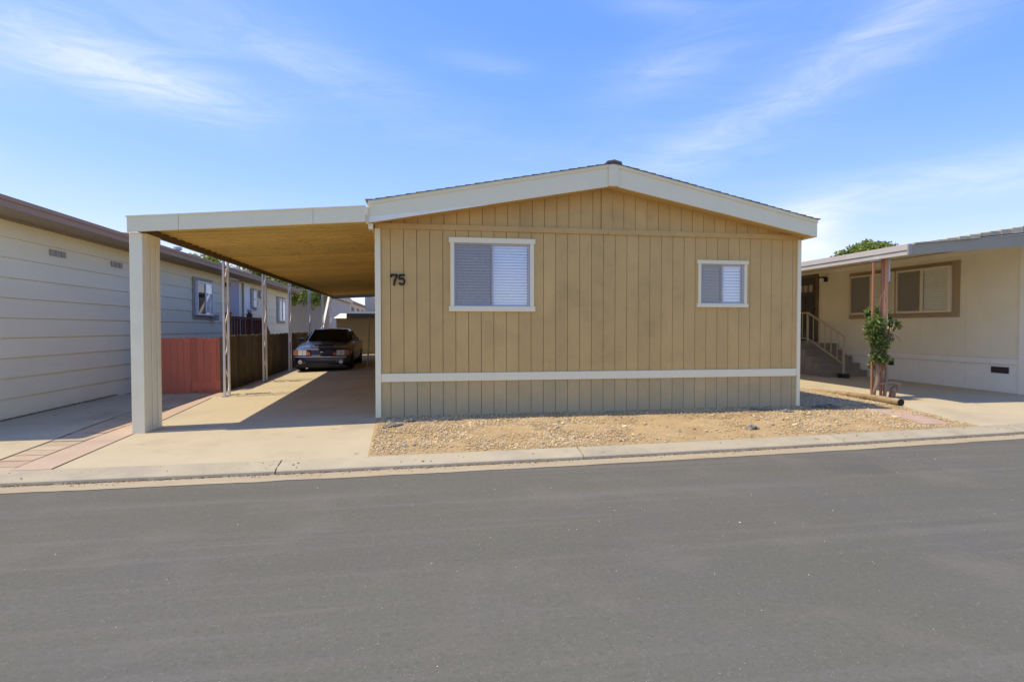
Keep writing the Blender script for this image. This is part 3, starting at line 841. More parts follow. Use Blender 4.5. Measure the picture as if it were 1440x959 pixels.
MB(hxf).add([(-.762, Y0 - .006, rake_b(-.762) - .006), (1.05, Y0 - .003, rake_b(1.05) - .004), (1.05, Y0 - .003, rake_b(1.05) + .006), (.1, Y0 - .006, rake_b(.1) + .045), (-.762, Y0 - .008, rake_b(-.762) + .085),
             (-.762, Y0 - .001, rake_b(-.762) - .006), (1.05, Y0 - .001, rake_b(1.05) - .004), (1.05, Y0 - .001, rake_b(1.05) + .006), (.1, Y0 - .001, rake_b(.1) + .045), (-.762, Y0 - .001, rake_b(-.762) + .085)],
            [(0, 1, 2, 3, 4), (9, 8, 7, 6, 5), (0, 5, 6, 1), (1, 6, 7, 2), (2, 7, 8, 3), (3, 8, 9, 4), (4, 9, 5, 0)]).build('sunlit_edge', 'sunlit_edge', home)  # added strip: sunlight along the lower left fascia, painted as paler cream
for sx in (-1, 1):
    xe = -.735 if sx < 0 else 6.675
    MB(hxf).prism([(xe, rake_b(xe) + .03), (RX, rake_b(RX) + .03), (RX, rake_b(RX) + .10), (xe, rake_b(xe) + .10)], Y0 + .031, HBACK + .3, 'y').build('soffit', 'tan_soffit', home)
    xo = -.81 if sx < 0 else 6.745
    MB(hxf).box(min(xe, xo + .045 * -sx * -1) if sx > 0 else xo + .03, Y0 + .031, rake_b(xe) + .0, (xo - .03) if sx > 0 else xe, HBACK + .3, rake_t(xe) - .02).build('eave_fascia', 'fascia_white', home)
    # shingles: a stepped slab whose courses show at the rake edge
    n = 26; crs = []
    for i in range(n):
        t0, t1 = i / n, (i + 1) / n
        xa, xb = lerp(xo, RX, t0), lerp(xo, RX, t1)
        za, zb2 = rake_t(xa) + .004, rake_t(xb) + .004
        crs.append(MB(hxf).prism([(xa, za), (xb, zb2), (xb, zb2 + .004), (xa, za + .015)], Y0 - .03 - random.uniform(0, .012), HBACK + .32, 'y').build('shingle_course', 'shingle_dark', home))
MB(hxf).prism([(RX - .13, rake_t(RX - .13) + .02), (RX, rake_t(RX) + .02), (RX + .13, rake_t(RX + .13) + .02), (RX + .12, rake_t(RX + .12) + .048), (RX, rake_t(RX) + .052), (RX - .12, rake_t(RX - .12) + .048)], Y0 - .055, HBACK + .33, 'y').build('ridge_cap', 'shingle_dark', home)
# downspout elbow where the carport meets the eave
MB(hxf).box(-.80, Y0 - .02, 3.16, -.765, Y0 + .05, 3.40).box(-.775, Y0 + .04, 3.09, -.705, Y0 + .12, 3.17).build('gutter_elbow', 'carport_white', home)
# tan storage lean-to at the far end
MB(hxf).box(-2.95, 31.2, .2, HX0 - .01, 33.9, 3.25).build('storage_room', 'cream_wall', home)

# ------------------------------------------------------------------ left carport
cp = thing('carport', 'cream metal carport with flat ribbed roof on slim posts left of the tan house', 'carport', (-2.4, 8.7, .12))
CO = Vector((-2.4, 8.7, .12)); cxf = lambda x, y, z: (x - CO.x, y - CO.y, z - CO.z)
FY = 8.64
fbz = lambda x: lerp(2.935, 3.172, (x + 4.035) / 3.235)
ftz = lambda x: lerp(3.148, 3.405, (x + 4.035) / 3.235)
for xa, xb, dy in ((-4.035, -3.372, 0), (-3.368, -1.55, .003), (-1.546, -.80, .001)):
    MB(cxf).prism([(xa, fbz(xa)), (xb, fbz(xb)), (xb, ftz(xb)), (xa, ftz(xa))], FY + dy, FY + .045, 'y').build('front_fascia', 'fascia_white', cp, bevel=.004)
MB(cxf).prism([(-4.045, 3.140), (-.80, 3.397), (-.80, 3.412), (-4.045, 3.156)], FY - .012, FY + .06, 'y').build('fascia_cap', 'sunlit_edge', cp)
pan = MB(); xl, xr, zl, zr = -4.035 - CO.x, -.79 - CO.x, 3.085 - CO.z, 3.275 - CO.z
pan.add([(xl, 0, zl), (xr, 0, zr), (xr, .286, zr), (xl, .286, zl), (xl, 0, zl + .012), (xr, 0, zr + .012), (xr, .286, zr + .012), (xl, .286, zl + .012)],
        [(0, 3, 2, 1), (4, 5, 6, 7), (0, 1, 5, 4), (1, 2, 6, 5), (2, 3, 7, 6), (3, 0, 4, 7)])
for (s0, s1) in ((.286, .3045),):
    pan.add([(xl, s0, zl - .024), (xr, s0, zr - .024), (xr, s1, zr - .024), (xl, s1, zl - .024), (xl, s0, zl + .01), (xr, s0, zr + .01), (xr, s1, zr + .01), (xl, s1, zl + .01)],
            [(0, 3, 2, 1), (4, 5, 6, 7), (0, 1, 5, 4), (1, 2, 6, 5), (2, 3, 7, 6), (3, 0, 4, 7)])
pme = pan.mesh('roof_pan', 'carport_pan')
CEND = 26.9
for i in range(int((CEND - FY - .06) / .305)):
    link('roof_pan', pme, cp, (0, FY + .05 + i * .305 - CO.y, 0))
MB(cxf).box(-4.045, FY + .05, 2.985, -3.985, CEND, 3.078).build('beam', 'beam_brown', cp)
MB(cxf).prism([(-4.09, 2.93), (-.8, 3.10), (-.8, 3.26), (-4.09, 3.08)], CEND, CEND + .05, 'y').build('rear_fascia', 'beam_brown', cp)
# wide boxed front post
fp = MB(cxf); zb = .09
fp.box(-4.035, 8.70, zb, -3.868, 8.80, 2.93)
fp.box(-4.030, 8.825, zb, -3.878, 8.955, 2.925); fp.box(-4.03, 8.990, zb, -3.878, 9.125, 2.925); fp.box(-4.032, 9.15, zb, -3.868, 9.25, 2.93)
fpo = fp.build('front_post', 'carport_white', cp, bevel=.006); fpo['label'] = 'wide boxed front post'
MB(cxf).box(-4.02, 8.81, zb + .02, -3.925, 9.145, 2.9).build('recess', 'paver_tan', fpo)
MB(cxf).box(-4.045, 8.795, 2.84, -3.862, 9.26, 2.945).build('collar', 'cream_trim', fpo)
MB(cxf).box(-4.06, 8.69, zb - .02, -3.85, 9.27, zb + .012).build('base_plate', 'joint_dark', fpo)
# slim ornamental posts: two rails and a twisted bar
pm = MB(); pm.box(-.02, -.165, 0, .02, -.115, 2.90); pm.box(-.02, .115, 0, .02, .165, 2.90); pme_ = pm.mesh('post', 'alu_white')
sc = MB(); sc.tube([(.018 * math.cos(t * .5), .092 * math.sin(t), .08 + t * .131) for t in np.linspace(0, 20.4, 130)], .013, 6); sme = sc.mesh('scroll', 'alu_white', True)
ft = MB(); ft.box(-.05, -.19, -.02, .05, .19, .015); fme = ft.mesh('foot', 'metal_grey')
for yb in (12.75, 15.72, 18.66, 21.8, 24.65, 26.75):
    p = link('post', pme_, cp, (-4.06 - CO.x, yb - CO.y, gz(-4.1, yb) - CO.z)); link('scroll', sme, p); link('foot', fme, p)
    p.scale.z = (3.0 - gz(-4.1, yb)) / 2.9
MB(cxf).bar((-4.07, 26.5, 3.02), (-4.07, 24.2, 1.25), .09, .06).build('brace', 'alu_white', cp)

# pale pole standing beside the car
pz = gz(-1.7, 18.7)
MBp = MB().tube([(-1.70, 18.7, pz), (-1.615, 18.74, 1.97)], .022, 8)
MBp.lathe((-1.70, 18.7, pz), (0, 0, 1), [(0, .14), (.03, .14), (.05, .04)], 14)
tag(MBp.build('pole', 'rail_cream'), 'thin pale pole on a small round foot just right of the parked car', 'pole')

# ------------------------------------------------------------------ shed
sh = thing('shed', 'low tan metal shed with dark roof edge behind the parked car', 'shed', (-2.0, 27.6, .30))
sxf = lambda x, y, z: (x + 2.0, y - 27.6, z - .30)
x = -3.93
while x < -.85:
    MB(sxf).box(x + .004, 27.6, .25, min(x + .30, -.8), 27.63, 2.08).build('wall_panel', 'shed_tan', sh); x += .30
MB(sxf).box(-3.93, 27.632, .25, -.8, 30.4, 2.07).build('wall', 'shed_tan', sh)
MB(sxf).box(-3.44, 27.42, 2.085, -.78, 27.46, 2.275).build('roof_fascia', 'shed_roof', sh)
MB(sxf).prism([(27.46, 2.10), (30.5, 2.10), (30.5, 2.29), (29.0, 2.42), (27.46, 2.27)], -3.44, -.78, 'x').build('roof', 'shed_roof', sh)
MB(sxf).add([(-4.02, 27.33, 2.05), (-3.445, 27.33, 2.05), (-3.445, 28.0, 2.285), (-3.80, 28.0, 2.285), (-4.02, 27.33, 2.035), (-3.445, 27.33, 2.035), (-3.445, 28.0, 2.0), (-4.02, 28.0, 2.035)],
            [(0, 1, 2, 3), (7, 6, 5, 4), (0, 4, 5, 1), (1, 5, 6, 2), (2, 6, 7, 3), (3, 7, 4, 0)]).build('roof_end', 'sunlit_edge', sh)
tag(MB().box(-1.52, 22.6, gz(-1.4, 22.6), -1.26, 22.95, 1.35).box(-1.54, 22.58, 1.353, -1.24, 22.96, 1.39).build('utility_box', 'shed_roof', bevel=.01), 'dark upright utility box standing between the car and the tan house', 'box')

# ------------------------------------------------------------------ car
def make_car():
    car = thing('parked_car', 'dark navy two-door hatchback parked nose-out under the carport', 'car', (-3.03, 18.0, gz(-3, 18.6)))
    st = [  # y, half width, z bottom, z shoulder, z top(edge), crown
(0.00, .66, .25, .37, .425, .0), (.03, .76, .19, .39, .455, .0), (.12, .82, .165, .40, .468, .0), (.16, .83, .16, .41, .478, .01), (.19, .835, .165, .56, .665, .012),
        (.30, .845, .18, .60, .715, .015), (.80, .862, .17, .66, .790, .022), (1.35, .868, .17, .70, .865, .025), (1.55, .868, .17, .71, .885, .02), (2.6, .868, .17, .72, .90, .02),
        (3.6, .865, .18, .73, .92, .02), (4.2, .85, .20, .73, .93, .02), (4.45, .83, .24, .70, .91, .01), (4.56, .78, .34, .60, .78, .0)]
    rows = []
    for (y, w, zb_, zs, zt, cr) in st:
        half = [(w * .80, zb_), (w * .955, zb_ + .05), (w, lerp(zb_, zs, .55)), (w * .995, zs), (w * .955, zt - .02), (w * .88, zt), (w * .45, zt + cr * .8), (0, zt + cr)]
        rows.append([(-a, y, b) for a, b in half] + [(a, y, b) for a, b in half[-2::-1]])
    n = len(rows[0]); vs = [p for r in rows for p in r]; fs = []
    for i in range(len(rows) - 1):
        for k in range(n - 1): fs.append((i * n + k, i * n + k + 1, (i + 1) * n + k + 1, (i + 1) * n + k))
        fs.append((i * n + n - 1, i * n, (i + 1) * n, (i + 1) * n + n - 1))
    fs += [tuple(range(n)), tuple(range((len(rows) - 1) * n, len(rows) * n))]
    b = MB().add(vs, fs).build('body', 'car_paint', car, smooth=True)
    s = b.modifiers.new('sub', 'SUBSURF'); s.levels = 1; s.render_levels = 2
    # greenhouse
    gh = [(1.42, .70, .86, .70, .87), (2.02, .745, .87, .565, 1.255), (2.25, .75, .88, .555, 1.30), (2.95, .75, .90, .55, 1.31), (3.2, .745, .90, .545, 1.285), (4.15, .70, .92, .60, .945)]
    rows = []
    for (y, wb, zb_, wt, zt) in gh:
        half = [(wb, zb_), (lerp(wb, wt, .5) + .015, lerp(zb_, zt, .5)), (wt + .01, zt - .02), (wt - .06, zt), (0, zt + .018)]
        rows.append([(-a, y, z) for a, z in half] + [(a, y, z) for a, z in half[-2::-1]])
    n = len(rows[0]); vs = [p for r in rows for p in r]; fs = []
    for i in range(len(rows) - 1):
        for k in range(n - 1): fs.append((i * n + k, i * n + k + 1, (i + 1) * n + k + 1, (i + 1) * n + k))
    MB().add(vs, fs).build('cabin', 'car_paint', car, smooth=True)

    def plate(name, pts, m, t=.008, nrm=None):
        p = [Vector(q) for q in pts]; nn = nrm or (p[1] - p[0]).cross(p[2] - p[0]).normalized()
        nn = Vector(nn); a = [tuple(q + nn * .004) for q in p]; c = [tuple(q + nn * (.004 + t)) for q in p]; k = len(p)
        return MB().add(a + c, [tuple(range(k)), tuple(range(2 * k - 1, k - 1, -1))] + [(i, (i + 1) % k, (i + 1) % k + k, i + k) for i in range(k)]).build(name, m, car)
    wn = Vector((0, -.56, .83)).normalized()
    plate('windscreen', [(-.635, 1.45, .905), (.635, 1.45, .905), (.515, 2.00, 1.262), (-.515, 2.00, 1.262)], 'car_glass', .012, Vector((0, -.54, .84)) * 1.6)
    for sx in (-1, 1):
        pts = [(sx * .748, 1.62, .92), (sx * .755, 2.72, .935), (sx * .60, 2.78, 1.23), (sx * .60, 2.10, 1.22)]
        plate('side_window', pts, 'car_glass', .01, (sx * .95, 0, .3))
        pts = [(sx * .752, 2.78, .935), (sx * .73, 3.6, .955), (sx * .60, 2.95, 1.23), (sx * .60, 2.84, 1.23)]
        plate('quarter_window', pts, 'car_glass', .01, (sx * .95, 0, .3))
        # headlamp units: amber inner and outer, two clear lenses
        f = lambda a, c, z0, z1, d, m, nm, par: MB().add([(sx * a, .125 + d * a, z0), (sx * c, .125 + d * c, z0), (sx * c, .165 + d * c, z1), (sx * a, .165 + d * a, z1), (sx * a, .30, z0), (sx * c, .30, z0), (sx * c, .30, z1), (sx * a, .30, z1)],
                                                           [(0, 1, 2, 3), (7, 6, 5, 4), (0, 4, 5, 1), (3, 2, 6, 7), (0, 3, 7, 4), (1, 5, 6, 2)]).build(nm, m, par)
        hl = f(.325, .838, .480, .662, .02, 'car_trim', 'headlight', car)
        f(.340, .440, .492, .636, .012, 'amber', 'turn_signal', hl)
        f(.450, .565, .490, .646, .012, 'lamp_lens', 'lens', hl)
        f(.575, .690, .490, .650, .012, 'lamp_lens', 'lens', hl)
        f(.700, .828, .490, .650, .012, 'amber', 'side_marker', hl)
        MB().lathe((sx * .60, .0, .29), (0, -1, 0), [(-.05, .058), (.012, .060), (.022, .045)], 16).build('fog_light', 'lamp_lens', car)
        MB().box(sx * .875 - .085, 1.62, .90, sx * .875 + .085, 1.72, 1.0).build('wing_mirror', 'car_paint', car, bevel=.025)
        MB().box(sx * .868 - .008, .45, .475, sx * .868 + .008, 4.1, .51).build('side_moulding', 'car_trim', car)
        MB().box(sx * .852 - .012, .42, .55, sx * .852 + .012, .56, .60).build('side_marker', 'lamp_lens' if sx > 0 else 'amber', car)
        for yw in (.86, 3.42):
            wl = MB().lathe((sx * .70, yw, .31), (sx, 0, 0), [(-.08, .20), (-.08, .30), (.0, .318), (.13, .312), (.165, .29), (.165, .21)], 28).build('wheel', 'tyre', car)
            MB().lathe((sx * .70, yw, .31), (sx, 0, 0), [(.10, .205), (.16, .205), (.155, .17), (.13, .06), (.165, .05)], 20).build('rim', 'rim', wl)
    # front bumper: flush upper lip, slot and lower opening
    MB().box(-.775, -.012, .440, .775, .10, .458).build('bumper_lip', 'chrome', car, bevel=.006)
    MB().box(-.44, -.008, .235, .44, .06, .325).build('grille_slot', 'car_trim', car)
    MB().box(-.72, .005, .175, .72, .10, .205).build('lower_lip', 'car_paint', car, bevel=.01)
    MB().box(-.78, .06, .11, .78, .5, .17).build('air_dam', 'car_trim', car)
    MB().box(-.035, .150, .575, .035, .175, .595).build('emblem', 'chrome', car)
    MB().box(-.30, .60, .775, .30, 1.05, .815).build('hood_bulge', 'car_paint', car, bevel=.02)
    for sx in (-1, 1): MB().bar((sx * .28 - .25, 1.44, .905), (sx * .28 + .22, 1.53, .945), .012).build('wiper', 'car_trim', car)
    return car


make_car()

# ------------------------------------------------------------------ left neighbour
lh = thing('neighbour_house', 'long white lap-sided mobile home with brown eaves on the left', 'house', (-8, 14, .1))
LO = Vector((-8, 14, .1)); lxf = lambda x, y, z: (x - LO.x, y - LO.y, z - LO.z)
LX = -6.7; L0, L1 = 8.9, 30.4
MB(lxf).box(-13.8, L0, .0, LX - .03, L1, 3.44).build('wall_core', 'white_lap', lh)
for i in range(10):
    z0 = .11 + i * .331; z1 = z0 + .331
    if i == 0: z0 -= .06
    MB(lxf).prism([(LX - .03, z0), (LX + .014, z0), (LX - .004, z1 - .004), (LX - .03, z1 - .004)], L0 - .02, L1, 'y').build('lap_board', 'white_lap', lh)
for i in range(10):
    MB(lxf).prism([(L0 - .004, .11 + i * .331), (L0 - .034, .11 + i * .331), (L0 - .018, .437 + i * .331), (L0 - .004, .437 + i * .331)], -13.8, LX - .035, 'x').build('lap_board', 'white_lap', lh)
MB(lxf).box(LX - .02, L0 - .04, 3.36, LX + .03, L1 + .02, 3.404).build('frieze', 'brown_frieze', lh)
MB(lxf).box(LX + .03, 8.5, 3.405, -6.12, L1 + .3, 3.43).build('soffit', 'brown_frieze', lh)
MB(lxf).box(-6.12, 8.5, 3.395, -6.09, L1 + .3, 3.560).build('eave_fascia', 'brown_fascia', lh)
MB(lxf).prism([(-6.07, 3.565), (-10.2, 4.15), (-14.1, 3.565), (-14.1, 3.50), (-6.07, 3.50)], 8.48, L1 + .32, 'y').build('roof', 'brown_fascia', lh)
MB(lxf).prism([(-6.10, 3.39), (-6.10, 3.56), (-10.2, 4.12), (-14.1, 3.56), (-14.1, 3.39), (-10.2, 3.95)], 8.44, 8.475, 'y').build('rake_fascia', 'brown_fascia', lh)
MB(lxf).prism([(-6.75, 3.40), (-10.2, 3.9), (-13.8, 3.40)], 8.88, L1, 'y').build('gable_wall', 'white_lap', lh)
wx = lambda a, n, z: lxf(LX + .012 + n, a, z)
W1 = window(lh, wx, 18.22, 19.50, 1.98, 3.02, .15, 'grey_trim', 0, .11, 'vinyl_white', .05, 'v', ('pane_dark', 'pane_clear'), (None, 'blind_white'), (None, None), depth=-.085, label='large slider with grey surround')
window(lh, wx, 23.95, 24.55, 2.42, 3.10, .10, 'grey_trim', 0, .09, 'vinyl_white', .05, 'h', ('pane_dark', 'pane_dark'), depth=-.085)
window(lh, wx, 24.98, 25.35, 2.88, 3.12, .06, 'grey_trim', 0, .05, 'vinyl_grey', .03, None, ('pane_dark',), depth=-.085)
window(lh, wx, 28.15, 29.45, 1.92, 2.98, .16, 'grey_trim', 0, .10, 'vinyl_white', .06, 'v', ('pane_dark', 'pane_clear'), (None, 'blind_white'), depth=-.085)
MB(lxf).box(LX + .02, 19.55, 1.84, LX + .20, 19.75, 2.02).build('planter_box', 'grey_trim', lh)
for (y0, y1, zc_) in ((11.55, 12.03, 2.98), (13.62, 14.10, 3.0)):
    v = MB(lxf)
    for k in range(3): a = lerp(y0, y1, k / 3) + .012; v.box(LX + .012, a, zc_ - .055, LX + .028, a + (y1 - y0) / 3 - .024, zc_ + .055)
    vo = v.build('wall_vent', 'grey_trim', lh)
d = MB(lxf); d.box(LX + .014, 21.25, .95, LX + .05, 22.3, 3.30); do = d.build('door', 'lilac_door', lh)
MB(lxf).box(LX + .016, 21.12, .95, LX + .06, 21.24, 3.38).box(LX + .016, 22.31, .95, LX + .06, 22.43, 3.38).box(LX + .016, 21.12, 3.31, LX + .06, 22.43, 3.39).build('trim', 'vinyl_white', do)
MB(lxf).box(LX + .05, 22.20, 1.9, LX + .075, 22.26, 2.02).build('handle', 'lamp_black', do)
MB(lxf).box(LX + .02, 22.83, .2, LX + .06, 22.91, 3.30).build('downspout', 'grey_trim', lh)
MB(lxf).box(LX + .016, 22.95, .95, LX + .035, 23.75, 3.3).build('door_panel', 'vinyl_white', lh)
MB(lxf).box(LX + .02, 20.85, 3.02, LX + .18, 21.0, 3.16).build('porch_light', 'lamp_black', lh)
for (y, kind) in ((24.6, 'mush'), (26.4, 'pipe')):
    zr = 3.72
    if kind == 'mush': MB(lxf).lathe((-7.5, y, zr), (0, 0, 1), [(0, .07), (.18, .07), (.20, .17), (.32, .17), (.36, .08)], 12).build('roof_vent', 'metal_grey', lh)
    else: MB(lxf).lathe((-7.5, y, zr), (0, 0, 1), [(0, .05), (.40, .05)], 10).build('vent_pipe', 'grey_trim', lh)
MB(lxf).box(-7.8, 25.2, 3.78, -7.2, 26.0, 4.02).build('roof_cooler', 'grey_trim', lh, bevel=.03)
MB(lxf).box(-7.6, 15.6, 3.80, -7.0, 16.4, 4.0).build('skylight', 'brown_fascia', lh, bevel=.03)
MB(lxf).lathe((-7.2, 18.4, 3.78), (0, 0, 1), [(0, .06), (.14, .06), (.16, .12), (.24, .11)], 12).build('roof_vent', 'metal_grey', lh)
MB(lxf).box(-6.40, 9.3, 3.34, -6.34, 9.42, 3.404).build('eave_clip', 'grey_trim', lh)

# porch of the left neighbour, behind the fence
pr = thing('porch', 'raised porch with dark red railing at the white house\'s side door', 'porch', (-6.1, 20, .15))
pxf = lambda x, y, z: (x + 6.1, y - 20, z - .15)
MB(pxf).box(-6.68, 17.6, .84, -5.55, 22.6, .92).build('deck', 'porch_wood', pr)
MB(pxf).box(-5.66, 17.7, 1.88, -5.54, 21.5, 1.95).build('hand_rail', 'porch_red', pr)
for yb in (17.72, 19.85): MB(pxf).box(-5.67, yb - .07, .1, -5.53, yb + .07, 2.02).box(-5.69, yb - .09, 2.023, -5.51, yb + .09, 2.06).build('rail_post', 'porch_red', pr)
MB(pxf).box(-5.66, 21.42, .1, -5.54, 21.54, 1.95).build('rail_post', 'porch_red', pr)
y = 17.95
while y < 21.35:
    if abs(y - 19.85) > .14: MB(pxf).box(-5.63, y - .025, .93, -5.57, y + .025, 1.875).build('baluster', 'porch_red', pr)
    y += .27
MB(pxf).add([(-5.65, 21.56, 1.95), (-5.65, 23.0, 1.0), (-5.65, 23.0, .85), (-5.65, 21.56, 1.2), (-5.58, 21.56, 1.95), (-5.58, 23.0, 1.0), (-5.58, 23.0, .85), (-5.58, 21.56, 1.2)],
            [(0, 1, 2, 3), (7, 6, 5, 4), (0, 4, 5, 1), (1, 5, 6, 2), (2, 6, 7, 3), (3, 7, 4, 0)]).build('stair_side', 'porch_wood', pr)
for k in range(4): MB(pxf).box(-6.6, 22.61 + k * .28, .1, -5.66, 22.88 + k * .28, .74 - k * .17).build('step', 'porch_wood', pr)
pot = thing('potted_flowers', 'small pot of white flowers on the red porch post', 'flower pot', (-5.6, 19.85, 2.063))
MB().lathe((0, 0, 0), (0, 0, 1), [(0, .05), (.10, .07), (.11, .06)], 12).build('pot', 'porch_red', pot)

# ------------------------------------------------------------------ fences
def board_mesh(name, m, w, h, t=.018, dog=.03):
    return MB().prism([(0, 0), (w, 0), (w, h - dog), (w - dog, h), (dog, h), (0, h - dog)], 0, t, 'y').mesh(name, m)


rf = thing('red_fence', 'low brick-red dog-eared board fence between the white house and the carport', 'fence', (-4.5, 13.8, .12))
bm_ = board_mesh('fence_board', 'red_fence', .134, 1.265)
x = -6.13
while x < -4.56:
    link('fence_board', bm_, rf, (x + 4.5, random.uniform(-.004, .004), random.uniform(-.012, .008))); x += .1385
MB().box(-1.6, .02, .25, -.03, .06, .34).build('rail', 'red_fence', rf); MB().box(-1.6, .02, .95, -.03, .06, 1.04).build('rail', 'red_fence', rf)
MB().box(-.62, -.022, .06, -.03, -.006, .26).build('patch_board', 'red_fence', rf)
MB().box(-.035, -.01, 0, .045, .09, 1.27).build('fence_post', 'brown_fence', rf)
df = thing('wooden_fence', 'dark weathered board fence running along the carport\'s left side', 'fence', (-4.45, 13.95, .12))
bm2 = board_mesh('fence_board', 'brown_fence', .138, 1.30)
y = 0; yend = 11.5
while y < yend:
    link('fence_board', bm2, df, (random.uniform(-.006, .006), y, random.uniform(-.02, .015) + .006 * y * .3), (0, 0, R(90))); y += .1415
for k in range(5): MB().box(-.12, k * 2.7 + .3, 0, -.03, k * 2.7 + .4, 1.3).build('fence_post', 'brown_fence', df)
for z in (.3, 1.0): MB().box(-.06, .02, z, -.02, yend, z + .09).build('rail', 'brown_fence', df)

# ------------------------------------------------------------------ right neighbour
rh = thing('neighbour_house', 'beige mobile home with grey gable eave, tan-framed windows and steps on the right', 'house', (13, 14, .18))
RO = Vector((13, 14, .18)); rxf = lambda x, y, z: (x - RO.x, y - RO.y, z - RO.z)
RXW = 12.7; R0, R1 = 10.05, 25.9
MB(rxf).box(RXW + .03, R0 + .03, .05, 20, 25.9, 3.455).build('wall_core', 'beige_stucco', rh)
y = R0 + .16; yp = []
while y < R1: yp.append(y); y += 1.22
for a in yp:
    MB(rxf).box(RXW, a + .002, .93, RXW + .03, min(a + 1.22, R1) - .002, 3.44).build('wall_panel', 'beige_stucco', rh)
    MB(rxf).box(RXW + .003, a + .002, .10, RXW + .03, min(a + 1.22, R1) - .002, .785).build('skirting_panel', 'beige_trim', rh)
MB(rxf).box(RXW - .018, R0 + .161, .79, RXW + .03, 16.3, .925).build('belt_board', 'beige_trim', rh, bevel=.004)
MB(rxf).box(RXW - .03, R0 - .03, .08, RXW + .06, R0 + .155, 3.44).build('corner_trim', 'beige_trim', rh, bevel=.004)
MB(rxf).box(RXW + .065, R0, .08, 20, R0 + .03, 3.9).build('front_wall', 'beige_trim', rh)
MB(rxf).box(RXW - .02, R0 + .16, 3.32, RXW + .03, 25.9, 3.43).build('frieze', 'beige_trim', rh)
rwx = lambda a, n, z: rxf(RXW - n, a, z)
tr = MB(rwx); tr.box(11.58, .002, 1.86, 15.10, .022, 3.215).build('window_surround', 'taupe_trim', rh, bevel=.003)
rw2 = lambda a, n, z: rxf(RXW - .024 - n, a, z)
window(rh, rw2, 11.76, 13.30, 1.98, 3.11, 0, None, 0, None, 'sash_cream', .06, 'v', ('pane_light', 'pane_dark'), ('blind_grey', None), (None, 'insect_screen'), depth=-.085, label='right-hand slider with half-closed blinds')
window(rh, rw2, 13.36, 14.96, 1.98, 3.11, 0, None, 0, None, 'sash_cream', .06, 'v', ('pane_light', 'pane_dark'), ('blind_grey', None), (None, 'insect_screen'), depth=-.085, label='far slider partly hidden by the posts')
dd = MB(rwx); dd.box(16.52, .004, 1.16, 17.42, .035, 3.24); do = dd.build('door', 'door_dark', rh)
MB(rwx).box(16.42, .004, 1.16, 16.515, .05, 3.34).box(17.425, .004, 1.16, 17.52, .05, 3.34).box(16.515, .004, 3.245, 17.425, .05, 3.34).build('door_frame', 'beam_brown', do)
for k in (0, 1): MB(rwx).box(16.62 + k * .38, .036, 1.5, 16.94 + k * .38, .045, 2.65).build('door_panel', 'vent_dark', do)
for k in range(3): MB(rwx).box(16.66 + k * .25, .036, 2.78, 16.84 + k * .25, .05, 3.0).build('door_light', 'grey_trim', do)
MB(rwx).box(16.55, .036, 2.14, 16.60, .08, 2.24).build('handle', 'lamp_black', do)
lm = MB(rwx).box(16.02, .004, 3.06, 16.18, .10, 3.20).box(16.0, .10, 3.17, 16.2, .22, 3.21).build('wall_lamp', 'lamp_black', rh)
MB(rwx).lathe((16.1, .15, 3.03), (0, 0, 1), [(0, .05), (.10, .06), (.135, .055)], 12).build('lamp_shade', 'lamp_white', lm)
for (a0, a1, z0, z1) in ((10.42, 10.81, .595, .735), (13.46, 13.68, .585, .77)):
    v = MB(rwx); v.box(a0, .001, z0, a1, .008, z1); vo = v.build('skirting_vent', 'vent_dark', rh)
    s_ = MB(rwx)
    for k in range(5): zz = lerp(z0, z1, (k + .5) / 5); s_.box(a0 + .008, .008, zz - .006, a1 - .008, .016, zz + .004)
    s_.build('louvre', 'vent_dark', vo)
MB(rwx).box(10.30, .001, .24, 10.95, .010, .575).build('access_panel', 'beige_trim', rh)
# roof: gable whose left slope reaches out over the drive as a carport
AX = 8.97; AY = 9.17
rb = lambda x: 2.958 + (x - AX) * .0835
rt = lambda x: 3.138 + (x - AX) * .1035
MB(rxf).prism([(AX + .03, rb(AX)), (16.6, rb(16.6)), (16.6, rt(16.6)), (AX + .03, rt(AX + .03))], AY, AY + .04, 'y').build('rake_fascia', 'grey_fascia', rh, bevel=.004)
MB(rxf).box(AX - .03, AY + .03, 2.958, AX + .01, 26, 3.045).box(AX - .045, AY + .03, 3.048, AX + .01, 26, 3.155).build('eave_fascia', 'awning_fascia', rh)
MB(rxf).box(AX - .05, AY - .004, 2.95, AX + .024, AY + .028, 3.15).build('fascia_end', 'grey_trim', rh)
MB(rxf).prism([(AX + .012, 3.055), (16.6, rt(16.6) - .06), (16.6, rt(16.6) - .02), (AX + .012, 3.10)], AY + .045, 26, 'y').build('soffit', 'beige_stucco', rh)
MB(rxf).prism([(10.3, rt(10.3) + .004), (16.6, rt(16.6) + .004), (16.6, rt(16.6) + .03), (10.3, rt(10.3) + .012)], AY - .02, AY + .03, 'y').build('drip_edge', 'white_drip', rh)
top = lambda x: 3.150 + (x - AX) * .163
x = AX + .06
while x < 16.6:
    x1 = x + .235
    MB(rxf).prism([(x, rt(x) + .032 if x > 10.3 else rt(x) + .004), (x1, rt(x1) + .032 if x > 10.3 else rt(x1) + .004), (x1, max(top(x1) - .028, rt(x1) + .034)), (x, max(top(x), rt(x) + .03))], AY - .012 - random.uniform(0, .03), 25.6, 'y').build('roof_tile', 'shingle_grey', rh)
    x = x1
MB(rxf).prism([(16.6, 3.0), (24, 3.0), (24, 3.2), (16.6, top(16.6))], AY, 26, 'y').build('roof', 'shingle_grey', rh)
